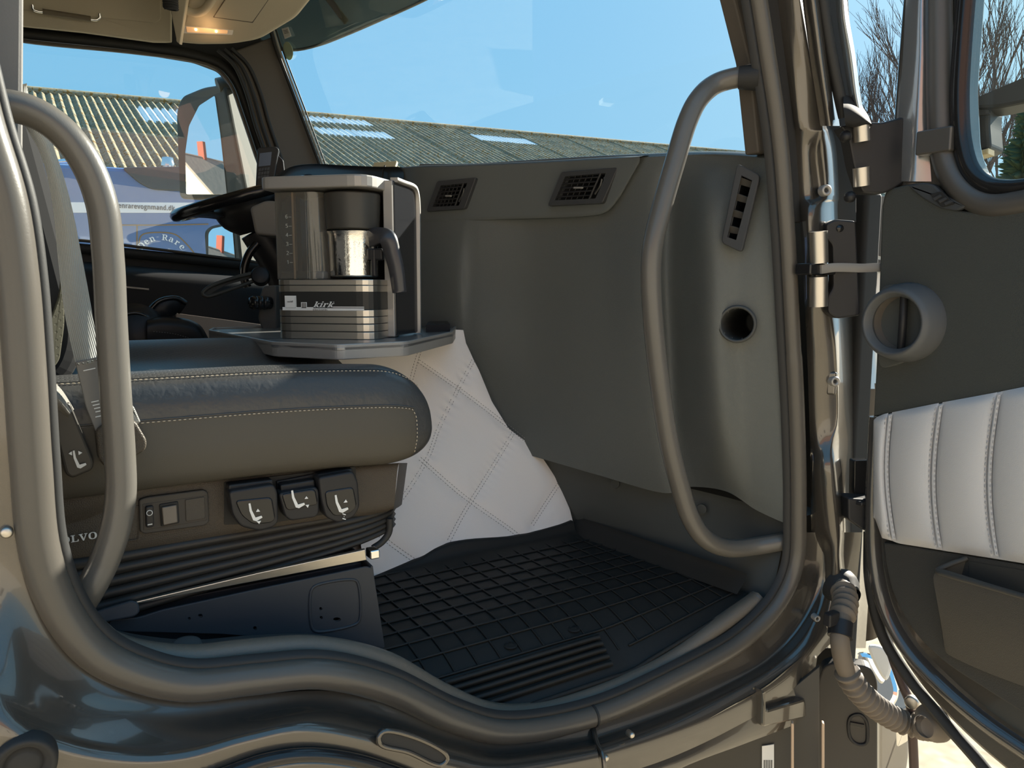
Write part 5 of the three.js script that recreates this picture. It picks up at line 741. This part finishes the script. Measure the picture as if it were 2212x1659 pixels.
{
  const t = thing('gear_lever', 'black gear selector with curved grip beside the driver seat', 'gear lever');
  part('grip', sweep(zs(-1.25, [[318, 702], [330, 680], [346, 662], [366, 654], [386, 654], [398, 662]]), [[-0.03, -0.02], [0.004, -0.022], [0.016, -0.012], [0.018, 0.01], [0.004, 0.022], [-0.03, 0.018]].map(([a, b]) => [-a, b]), ZN, { seg: 40, scale: (s) => 0.75 + 0.35 * Math.sin(s * Math.PI) }), M.black, t);
  part('top_edge', tube(zs(-1.23, [[306, 690], [322, 672], [342, 652], [362, 645], [384, 645], [402, 655]]), 0.006, { rad: 8 }), M.gloss, t);
  part('hub', lathe([[0, 0.02], [0.05, 0.018], [0.075, 0], [0.078, -0.05]], onZ(290, 722, -1.2), V(-0.1, 0.15, 1)), M.black, t);
  part('hub_ring', tube(Array.from({ length: 20 }, (_, i) => onZ(290 + 48 * Math.cos(i * Math.PI / 10), 724 + 48 * Math.sin(i * Math.PI / 10), -1.19)), 0.005, { closed: true, rad: 8 }), M.gloss, t);
  const d = thing('driver_chair', 'dark leather driver seat beyond the passenger cushion', 'seat');
  part('cushion', rbox(0.5, 0.1, 0.5, 0.04, [0.02, 0.36, -1.62]), M.seatLeather, d); part('backrest', rbox(0.16, 0.72, 0.5, 0.05, [-0.34, 0.72, -1.62], [0, 0, 0.12]), M.seatLeather, d); part('base', rbox(0.4, 0.36, 0.4, 0.02, [0.02, 0.14, -1.62]), M.blackMatt, d);
    const pad = part('armrest', loft([zs(-1.22, [[318, 690], [350, 684], [400, 688], [432, 702], [450, 730]]), zs(-1.16, [[318, 697], [350, 692], [398, 697], [428, 710], [446, 740]]), zs(-1.16, [[318, 750], [350, 750], [398, 752], [428, 756], [446, 762]])], 5, 4), M.black, d);
  part('stitching', stitches(zs(-1.155, [[330, 716], [380, 722], [440, 742]])), M.threadGrey, pad);
  const e = thing('floor_liner', 'dull brown side liner below the driver door', 'liner'); part('panel', slab(zs(-1.9, [[380, 676], [470, 690], [560, 704], [640, 716], [640, 740], [380, 740]]), V(0, 0.4, 1), 0.02), M.taupe, e);
  const b = thing('blue_pen', 'blue plastic pen lying on the seat edge behind the belt', 'pen'); part('barrel', cyl(onZ(122, 776, -0.5), onZ(146, 768, -0.5), 0.005), mat([0.03, 0.16, 0.6], 0.3), b); part('clip', rbox(0.012, 0.003, 0.003, 0.001, onZ(140, 764, -0.495)), mat([0.03, 0.16, 0.6], 0.3), b);
}
{ // handset in its cradle on the far pillar
  const t = thing('handset', 'small keypad telephone handset in a cradle on the far pillar', 'telephone'), n = V(-0.35, 0.05, 1).normalize(), c = onZ(578, 358, -1.8), P = (l, d = 0) => ps(c.clone().addScaledVector(n, d), n, l);
  part('body', slab(P([[556, 322], [562, 318], [596, 316], [603, 322], [590, 400], [552, 404]]), n, 0.03, { r: 0.006, bevel: 0.004, bs: 3 }), mat([0.04, 0.042, 0.045], 0.35), t);
  part('screen', slab(P([[561, 331], [587, 328], [584, 357], [558, 360]], 0.001), n, 0.002, { bevel: 0.0004 }), mat([0.16, 0.2, 0.27], 0.2), t);
  for (let i = 0; i < 4; i++) for (let j = 0; j < 3; j++) part('key', slab(P([[559 + i * 6.2 - j, 364 + j * 8 - i * 0.7], [564 + i * 6.2 - j, 363 + j * 8 - i * 0.7], [563 + i * 6.2 - j, 369 + j * 8 - i * 0.7], [558 + i * 6.2 - j, 370 + j * 8 - i * 0.7]], 0.0015), n, 0.002, { bevel: 0.0005 }), mat([0.09, 0.1, 0.11], 0.4), t);
  part('cradle', slab(P([[596, 330], [612, 346], [618, 400], [600, 410], [590, 400]], -0.012), n, 0.03, { r: 0.005, bevel: 0.003 }), M.black, t);
}

// ---------------------------------------------------------------- outside mirrors on the driver side
{
  const n = V(-0.886, -0.04, 0.463).normalize(), c = onZ(440, 300, -2.5), P = (l, d = 0) => ps(c.clone().addScaledVector(n, d), n, l), shell = mat([0.09, 0.085, 0.07], 0.5);
  const t = thing('main_mirror', 'tall driver side mirror with grey housing outside the window', 'mirror');
  const gl = [[402, 420], [400, 330], [408, 272], [430, 228], [464, 206], [476, 290], [490, 420]];
  part('housing', slab(P([[386, 430], [379, 242], [390, 208], [438, 188], [484, 181], [498, 250], [514, 330], [534, 430]]), n, 0.1, { r: 0.03, bevel: 0.012, bs: 3 }), shell, t);
  part('mirror_glass', slab(P(gl, 0.003), n, 0.004, { r: 0.01, bevel: 0.0006 }), M.mirror, t, 'bright mirror glass reflecting sky and house');
  part('mount_arm', tube([onPl(470, 186, c, n), onZ(500, 180, -2.4), onZ(540, 186, -2.25)], 0.03, { rad: 10 }), shell, t);
  const m = thing('wide_mirror', 'small lower wide-angle mirror outside the driver window', 'mirror'), n2 = V(-0.886, 0.05, 0.463).normalize(), c2 = onZ(480, 520, -2.5), P2 = (l, d = 0) => ps(c2.clone().addScaledVector(n2, d), n2, l);
  part('housing', slab(P2([[440, 500], [452, 488], [500, 478], [512, 484], [522, 575], [444, 560]]), n2, 0.08, { r: 0.02, bevel: 0.008 }), shell, m);
  part('mirror_glass', slab(P2([[450, 504], [458, 494], [494, 486], [502, 492], [508, 566], [450, 555]], 0.003), n2, 0.004, { r: 0.012, bevel: 0.0006 }), M.mirror, m);
  part('mount_arm', tube([onPl(505, 482, c2, n2), onZ(530, 470, -2.35), onZ(548, 480, -2.2)], 0.025, { rad: 10 }), shell, m);
}
// ---------------------------------------------------------------- open passenger door
const DX = 1.2, dp = (l, d = 0) => xs(DX - d, l);
{
  const t = thing('cab_door', 'open cab door with dark lining and grey padded panel', 'door');
  const glassHole = dp([[2118, -400], [2090, -40], [2074, 180], [2080, 320], [2104, 382], [2150, 404], [2240, 398]]).concat([V(DX, 0.66, 0.94), V(DX, 1.22, 0.9)]);
  const edge = [[1998, -430], [1954, -60], [1938, 130], [1925, 300], [1910, 440], [1900, 620], [1890, 900], [1880, 1120], [1884, 1240], [1912, 1350], [1960, 1440], [2030, 1530], [2110, 1610], [2180, 1670]];
  const far = [V(DX, -0.26, 1.04), V(DX, 1.3, 0.98)];
  const o = [...smooth(dp(edge), 60), ...far];
  part('shell', slab(o, XN, 0.055, { bevel: 0.006, bs: 3, holes: [glassHole], hr: 0.02 }), M.paint, t);
  // painted window frame: mitred channel and rubber run
  const run = [[2118, -410], [2090, -60], [2076, 120], [2072, 220], [2078, 310], [2096, 368], [2130, 398], [2175, 406], [2260, 396]];
  part('glass_run', sweep(dp(run, 0.012), [[-0.012, -0.006], [0.01, -0.006], [0.012, 0.004], [0, 0.012], [-0.01, 0.006]].map(([a, b]) => [a, b]), XN, { seg: 60 }), M.gloss, t);
  part('frame_moulding', sweep(dp([[2060, -420], [2028, -60], [2028, 120], [2030, 240], [2034, 310], [2052, 372], [2090, 420], [2140, 440], [2250, 425]], 0.01), [[-0.018, -0.008], [0.016, -0.008], [0.018, 0.004], [0.006, 0.014], [-0.012, 0.012]].map(([a, b]) => [a, b]), XN, { seg: 70 }), mat([0.1, 0.095, 0.09], 0.4, { metal: 0.3 }), t);
  part('frame_clip', rbox(0.028, 0.036, 0.054, 0.003, onX(2026, 306, DX - 0.014)), mat([0.1, 0.095, 0.09], 0.4, { metal: 0.3 }), t);
  part('window_glass', slab(xs(DX + 0.02, [[2085, -415], [2060, -60], [2058, 340], [2100, 410], [2260, 420]]).concat([V(DX + 0.02, 0.64, 0.97), V(DX + 0.02, 1.26, 0.93)]), XN, 0.004, { bevel: 0.0004 }), mat([0.97, 1, 0.98], 0.02, { trans: 1 }), t);
  part('frame_sky_strip', loft([[[2006, -420], [1962, -60], [1950, 130], [1940, 280], [1944, 392]].map((p) => onX(p[0], p[1], DX - 0.002)), [[2030, -420], [1990, -60], [1984, 130], [1976, 280], [1968, 392]].map((p) => onX(p[0], p[1], DX - 0.012)), [[2048, -420], [2012, -60], [2008, 130], [2006, 280], [2012, 392]].map((p) => onX(p[0], p[1], DX - 0.001))], 4, 4), mat([0.4, 0.41, 0.42], 0.2, { metal: 0.7, coat: 1 }), t);  // silver strip: sky reflection on the door paint, given as its own colour
  // lining
  const lin = [[1904, 445], [1914, 412], [1935, 404], [1985, 396], [2008, 404], [2030, 430], [2062, 452], [2110, 456], [2160, 440], [2230, 408]];
  const top = smooth(dp(lin, 0.014), 40);
  const lining = part('lining', slab([...top, V(DX - 0.014, 0.66, 0.98), V(DX - 0.014, 0.4, 1.0), ...dp([[2260, 830], [1886, 900], [1892, 780], [1898, 620]], 0.014)], XN, 0.02, { bevel: 0.004, bs: 3 }), mat([0.058, 0.062, 0.057], 0.5, { bump: T.grain, bs: 0.00025 }), t);
  part('vent_cowl', slab(dp([[1960, 402], [1990, 394], [2016, 398], [2044, 424], [2090, 444], [2066, 456], [2030, 450], [1992, 428]], 0.018), XN, 0.012, { r: 0.006, bevel: 0.003, bs: 3 }), mat([0.055, 0.06, 0.066], 0.5), lining);
  part('vent_shade_plate', slab(dp([[2008, 420], [2034, 412], [2062, 440], [2034, 448]], 0.0205), XN, 0.004, { r: 0.003, bevel: 0.001 }), M.dullBlack, lining);  // flat black plate, its colour stands for the shade inside the vent
  for (const k of [0, 1, 2]) part('vent_fin', slab(dp([[2014 + k * 12, 428 + k * 5], [2030 + k * 12, 420 + k * 6], [2034 + k * 12, 424 + k * 6], [2018 + k * 12, 434 + k * 5]], 0.022), XN, 0.003, { bevel: 0.0006 }), mat([0.05, 0.052, 0.055], 0.4), lining);
  // round pull
  const rc = onX(1946, 697, DX - 0.03);
  const pull = part('ring_pull', lathe([[0.041, 0.012], [0.046, 0.024], [0.051, 0.026], [0.057, 0.016], [0.062, -0.004], [0.064, -0.02], [0.06, -0.02], [0.05, -0.004], [0.043, 0.004], [0.041, 0.012]], rc, XN, 48), mat([0.1, 0.105, 0.11], 0.42), t, 'round ring shaped door pull');
  part('pull_cup', lathe([[0, -0.03], [0.03, -0.03], [0.041, -0.012], [0.043, 0.008]], rc, XN, 40), mat([0.14, 0.125, 0.11], 0.4), pull); part('pull_bar', tube([rc.clone().add(V(-0.002, 0.042, 0.004)), rc.clone().add(V(-0.008, 0, 0.008)), rc.clone().add(V(-0.002, -0.042, 0.004))], 0.006, { rad: 10 }), M.black, pull);
  part('pull_surround', slab(dp([[1900, 618], [1940, 612], [2005, 640], [2018, 700], [2000, 760], [1950, 785], [1896, 800]], 0.018), XN, 0.006, { r: 0.02, bevel: 0.002 }), mat([0.08, 0.085, 0.082], 0.5), lining);
  // padded grey panel: separate pillows between double seams
  const topY = (x) => table([[1884, 905], [1910, 894], [2020, 872], [2150, 848], [2260, 826]], x), botY = (x) => table([[1890, 1120], [1905, 1162], [1940, 1172], [2040, 1190], [2150, 1206], [2260, 1224]], x);
  const seamX = (k, f) => [[1886, 1900], [1925 - 12 * Math.sin(f * Math.PI) - 2 + f * 8, 1938], [2032 - 18 * Math.sin(f * Math.PI * 0.9) + f * 4, 2038], [2158 - 22 * Math.sin(f * Math.PI * 0.9) + f * 2, 2160], [2275, 2275]][k][0];
  const pad = part('padded_panel', slab([...dp([[1890, 900], [2260, 826]], 0.016), V(DX - 0.016, 0.4, 1.0), V(DX - 0.016, 0.1, 1.0), ...dp([[2260, 1226], [1935, 1174], [1900, 1155]], 0.016)], XN, 0.014, { r: 0.008, bevel: 0.003 }), M.doorPad, t, 'light grey padded leather panel');
  for (let k = 0; k < 4; k++) { const P = [], nu = 22, nv = 34; for (let i = 0; i <= nu; i++) { const c = []; for (let j = 0; j <= nv; j++) { const u = i / nu, v = j / nv, x = lerp(seamX(k, v) + (k ? 4 : 0), seamX(k + 1, v) - 4, u), e = Math.pow(Math.sin(Math.PI * Math.min(1, Math.max(0, u))), 0.42) * Math.pow(Math.sin(Math.PI * v), 0.3), y = lerp(topY(x), botY(x), v); c.push(onX(x, y, DX - 0.015 - 0.016 * e)); } P.push(c); } part('pillow', gridGeo(P, nu + 1, nv + 1), M.doorPad, pad); }
  for (let k = 0; k < 4; k++) { const z0 = 0.352 + k * 0.165, P = []; for (let i = 0; i <= 16; i++) { const c = []; for (let j = 0; j <= 20; j++) { const u = i / 16, v = j / 20, e = Math.pow(Math.sin(Math.PI * u), 0.42) * Math.pow(Math.sin(Math.PI * v), 0.3); c.push(V(DX - 0.015 - 0.016 * e, lerp(0.392, 0.112, v), z0 + 0.16 * u)); } P.push(c); } part('pillow', gridGeo(P, 17, 21), M.doorPad, pad); }
  for (let k = 1; k < 4; k++) { const l = (d) => Array.from({ length: 20 }, (_, i) => { const f = 0.02 + i / 19 * 0.96, x = seamX(k, f) + d; return onX(x, lerp(topY(x), botY(x), f), DX - 0.0195); }); const w = []; for (const d of [-6, 6]) w.push(l(d)); part('seam_strip', loft([l(-4.5), l(0).map((p) => V(p.x - 0.0025, p.y, p.z)), l(4.5)], 2, 3), M.doorPad, pad); for (const q of w) part('stitching', stitches(q.map((p) => V(p.x - 0.004, p.y, p.z)), 0.005, 0.003, 0.0009), mat([0.45, 0.44, 0.45], 0.7), pad); }
  // lower lining with map pocket
  part('lower_lining', slab([...dp([[1908, 1172], [1940, 1176], [2260, 1228]], 0.012), V(DX - 0.012, 0.1, 1.0), V(DX - 0.012, -0.2, 1.0), ...smooth(dp([[2240, 1560], [2130, 1490], [2040, 1430], [1975, 1365], [1930, 1285], [1912, 1215]], 0.012), 24)], XN, 0.016, { bevel: 0.003 }), mat([0.05, 0.049, 0.045], 0.5, { bump: T.grain, bs: 0.0002 }), t);
  const pk = part('map_pocket', loft([[[2020, 1236], [2026, 1228], [2060, 1236], [2130, 1258], [2260, 1296]].map((p) => onX(p[0], p[1], DX - 0.055)), [[2016, 1250], [2024, 1246], [2058, 1250], [2130, 1274], [2260, 1312]].map((p) => onX(p[0], p[1], DX - 0.06)), [[2028, 1320], [2034, 1322], [2066, 1336], [2135, 1362], [2260, 1400]].map((p) => onX(p[0], p[1], DX - 0.05)), [[2040, 1400], [2046, 1412], [2080, 1430], [2145, 1458], [2260, 1500]].map((p) => onX(p[0], p[1], DX - 0.025))], 5, 5), mat([0.062, 0.058, 0.051], 0.5, { bump: T.grain, bs: 0.0002 }), t, 'moulded storage pocket');
  part('pocket_side', loft([[[2020, 1236, DX - 0.055], [2050, 1222, DX - 0.035], [2088, 1206, DX - 0.014]].map((p) => onX(...p)), [[2028, 1320, DX - 0.05], [2040, 1318, DX - 0.03], [2060, 1310, DX - 0.012]].map((p) => onX(...p)), [[2040, 1400, DX - 0.025], [2046, 1396, DX - 0.018], [2056, 1390, DX - 0.01]].map((p) => onX(...p))], 4, 4), mat([0.062, 0.058, 0.051], 0.5), pk);
  part('pocket_floor', slab(dp([[2092, 1212], [2260, 1240], [2260, 1330], [2095, 1270]], 0.013), XN, 0.001, { bevel: 0 }), mat([0.05, 0.049, 0.045], 0.5), pk); part('pocket_rim', tube([[2088, 1206, DX - 0.014], [2050, 1220, DX - 0.037], [2024, 1234, DX - 0.056], [2040, 1240, DX - 0.058], [2130, 1266, DX - 0.058], [2260, 1304, DX - 0.058]].map((p) => onX(...p)), 0.004, { rad: 8 }), mat([0.062, 0.058, 0.051], 0.5), pk);
  // painted lower edge flange
  part('edge_flange', sweep(dp([[1893, 900], [1884, 1100], [1888, 1220], [1912, 1320], [1960, 1405], [2040, 1490], [2130, 1565], [2240, 1640]], 0.006), [[-0.014, -0.01], [0.012, -0.01], [0.014, 0.0], [0.004, 0.012], [-0.01, 0.01]].map(([a, b]) => [a, b]), XN, { seg: 70 }), mat([0.05, 0.047, 0.045], 0.2, { coat: 1 }), t);
  part('door_seal', tube([[1878, 1150], [1880, 1260], [1906, 1370], [1960, 1460], [2040, 1560], [2110, 1640], [2150, 1690]].map((p) => onX(p[0], p[1], DX + 0.012)), 0.01, { rad: 10, seg: 60 }), M.rubberDark, t);
}
{ // mirror carrier of the open door, seen through its glass
  const t = thing('door_mirror', 'dark mirror carrier seen through the open door window', 'mirror'), X = 1.42, s = mat([0.025, 0.027, 0.03], 0.5);
  part('arm', slab(xs(X, [[2060, 255], [2240, 125], [2240, 200], [2150, 226], [2060, 236]]), V(-1, 0.1, 0.3), 0.06, { r: 0.01, bevel: 0.006 }), s, t);
  part('housing', slab(xs(X + 0.01, [[2062, 232], [2134, 226], [2132, 262], [2136, 320], [2060, 345]]), V(-1, 0, 0.2), 0.08, { r: 0.01, bevel: 0.006 }), s, t);
  part('seam', slab(xs(X - 0.003, [[2064, 248], [2134, 242], [2134, 245], [2064, 251]]), V(-1, 0, 0.2), 0.01, { bevel: 0 }), M.dullBlack, t);
  part('lower_arm', slab(xs(X, [[2060, 340], [2130, 318], [2130, 330], [2060, 352]]), V(-1, 0, 0.2), 0.04, { bevel: 0.003 }), mat([0.4, 0.33, 0.2], 0.6), t);
}
{ // corner deflector and glossy front corner between post and door
  const t = thing('corner_deflector', 'grey air deflector between the hinge post and door', 'air deflector'), X = 1.36;
  part('upper_face', slab(xs(X, [[1838, 432], [1850, 424], [1916, 420], [1916, 560], [1850, 540]]), V(-1, 0, 0.3), 0.02, { r: 0.004, bevel: 0.002 }), M.greyLacquer, t);
  part('ledge', slab(xs(X - 0.012, [[1832, 545], [1916, 556], [1916, 574], [1838, 562]]), V(-1, 0.5, 0.3), 0.02, { bevel: 0.002 }), mat([0.3, 0.25, 0.2], 0.4), t);
  part('wing', slab(xs(X - 0.004, [[1842, 432], [1866, 442], [1872, 548], [1850, 540]]), V(-1, 0, 0.6), 0.01, { bevel: 0.002 }), mat([0.4, 0.38, 0.35], 0.4), t);
  const c = thing('front_corner_panel', 'pale reflective cab corner panel behind the check strap', 'body panel');
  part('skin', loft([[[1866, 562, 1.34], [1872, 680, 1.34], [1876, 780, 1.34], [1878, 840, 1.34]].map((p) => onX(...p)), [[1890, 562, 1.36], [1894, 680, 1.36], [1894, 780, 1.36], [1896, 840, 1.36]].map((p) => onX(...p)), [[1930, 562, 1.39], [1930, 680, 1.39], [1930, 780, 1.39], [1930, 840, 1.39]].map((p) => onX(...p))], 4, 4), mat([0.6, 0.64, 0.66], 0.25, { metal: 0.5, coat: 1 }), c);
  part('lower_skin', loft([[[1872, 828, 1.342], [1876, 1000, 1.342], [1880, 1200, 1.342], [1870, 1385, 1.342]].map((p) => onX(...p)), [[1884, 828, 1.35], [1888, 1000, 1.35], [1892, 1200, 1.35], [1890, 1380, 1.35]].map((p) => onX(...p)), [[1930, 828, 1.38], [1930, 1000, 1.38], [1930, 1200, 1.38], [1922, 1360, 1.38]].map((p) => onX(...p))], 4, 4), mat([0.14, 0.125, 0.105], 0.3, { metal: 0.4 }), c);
}
{ // cable conduit from the post into the door
  const t = thing('cable_conduit', 'ribbed rubber cable conduit joining cab and open door', 'cable conduit'), p = [[1818, 1262, 0.05], [1826, 1300, 0.08], [1818, 1340, 0.1], [1814, 1380, 0.11], [1822, 1430, 0.115], [1840, 1472, 0.12], [1868, 1506, 0.125], [1908, 1538, 0.13], [1950, 1560, 0.14], [1985, 1570, 0.16], [2010, 1572, 0.19]].map((q) => onZ(...q));
  part('sleeve', tube(p, 0.0175, { rad: 16, seg: 420, rf: (s) => (s > 0.03 && s < 0.2) || s > 0.42 ? 1.06 + 0.17 * Math.sin(s * 180) : 0.86 }), mat([0.17, 0.14, 0.11], 0.6), t);
  part('upper_boot', lathe([[0.016, 0.03], [0.02, 0.02], [0.028, 0.012], [0.032, 0.002], [0.033, -0.008]], onZ(1818, 1270, 0.044), V(-0.3, -0.2, 1)), M.rubberDark, t);
  part('clamp', cyl(p[2].clone().lerp(p[3], 0.1), p[3].clone().lerp(p[2], 0.1), 0.0195), M.black, t); part('clamp_ear', rbox(0.026, 0.022, 0.014, 0.003, onZ(1796, 1336, 0.1)), M.black, t);
  part('lower_boot', lathe([[0.018, 0.022], [0.022, 0.012], [0.03, 0.004], [0.032, -0.006]], onZ(2014, 1562, 0.192), V(-1, 0, -0.1)), mat([0.15, 0.125, 0.1], 0.6), t);
}
{ // step well covers and lamp below the doorway
  const t = thing('step_cover', 'black plastic step well cover with oval finger pull', 'cover'), n = V(-0.75, 0, 0.66).normalize(), c = onZ(1820, 1540, 0.04), P = (l, d = 0) => ps(c.clone().addScaledVector(n, d), n, l);
  part('panel', slab(P([[1766, 1700], [1766, 1470], [1778, 1440], [1800, 1432], [1880, 1440], [1896, 1470], [1896, 1700]]), n, 0.03, { r: 0.012, bevel: 0.004, bs: 3 }), mat([0.06, 0.055, 0.05], 0.45), t);
  part('finger_pull', tube(P([[1834, 1556], [1842, 1546], [1858, 1544], [1870, 1556], [1874, 1584], [1870, 1606], [1854, 1608], [1838, 1596]], 0.001), 0.003, { closed: true, rad: 8, seg: 50 }), M.black, t); part('pull_tab', slab(P([[1836, 1560], [1868, 1566], [1866, 1574], [1836, 1568]], 0.004), n, 0.006, { r: 0.002, bevel: 0.001 }), M.gloss, t);
  const u = thing('step_side_panel', 'ribbed dark step panel below the cab sill', 'panel'), c2 = onZ(1640, 1640, 0.03), Q = (l, d = 0) => ps(c2.clone().addScaledVector(n, d), n, l);
  part('sheet', slab(Q([[1440, 1720], [1440, 1600], [1600, 1580], [1770, 1440], [1770, 1720]], -0.03), n, 0.01), mat([0.06, 0.056, 0.05], 0.4), u);
  for (const x of [1712, 1778]) part('bright_rib', slab(Q([[x - 3, 1720], [x - 3, 1562], [x + 3, 1564], [x + 3, 1720]], 0.002), n, 0.01, { r: 0.002, bevel: 0.001 }), mat([0.55, 0.4, 0.28], 0.4), u);
  const lb = part('type_label', slab(Q([[1646, 1612], [1672, 1608], [1672, 1670], [1646, 1672]], -0.026), n, 0.002, { bevel: 0 }), M.white, u, 'white printed label'); part('bar_code', [0, 1, 2, 3, 4].map((k) => slab(Q([[1650 + k * 4, 1642], [1652 + k * 4, 1642], [1652 + k * 4, 1668], [1650 + k * 4, 1668]], -0.0255), n, 0.0008, { bevel: 0 })), M.dullBlack, lb);
  const l = thing('front_lamp', 'clear bumper lamp glinting below the open door', 'lamp'), Z = 0.0;
  part('reflector', slab(xs(1.62, [[1845, 1400], [1930, 1420], [1950, 1500], [1920, 1540], [1860, 1480]]), V(-0.7, 0.5, 0.5), 0.05, { r: 0.03, bevel: 0.012 }), M.mirror, l); part('lens', slab(xs(1.58, [[1870, 1390], [1915, 1400], [1930, 1440], [1915, 1480], [1890, 1440]]), V(-0.8, 0.3, 0.5), 0.02, { r: 0.02, bevel: 0.006 }), M.white, l);
  const b = thing('bumper_corner', 'tan lit bumper corner with clear side lamp', 'bumper'); part('body', slab(xs(1.7, [[1900, 1560], [1968, 1545], [1968, 1660], [1962, 1700], [1900, 1700]]), V(-0.8, 0, 0.6), 0.1, { r: 0.01, bevel: 0.006 }), M.greyLacquer, b); part('side_lamp', slab(xs(1.68, [[1935, 1560], [1966, 1560], [1966, 1612], [1938, 1618]]), V(-0.8, 0, 0.6), 0.02, { r: 0.008, bevel: 0.003 }), M.chrome, b);
  const r = thing('door_stay', 'thin dark stay rod hanging beside the conduit', 'rod'); part('rod', tube(xs(1.26, [[1912, 1350], [1925, 1410], [1950, 1480], [1966, 1520], [1972, 1600], [1976, 1700]]), 0.008, { rad: 8 }), mat([0.09, 0.06, 0.05], 0.4), r); part('bolt', disc(onX(1968, 1520, 1.245), V(-1, 0, 0.3), 0.012, 0.01, 0.003), M.steel, r);
}

// ---------------------------------------------------------------- every thing gets its origin at its base
scene.updateMatrixWorld(true);
for (const o of [...scene.children]) {
  if (!o.isGroup || o.position.lengthSq() > 0 || o.rotation.y) continue;
  const bb = new THREE.Box3().setFromObject(o); if (bb.isEmpty()) continue;
  const b = V((bb.min.x + bb.max.x) / 2, bb.min.y, (bb.min.z + bb.max.z) / 2);
  o.position.copy(b); for (const c of o.children) c.position.sub(b);
}
scene.traverse((o) => { if (o.isMesh) { o.castShadow = true; o.receiveShadow = true; } });
renderer.render(scene, camera);
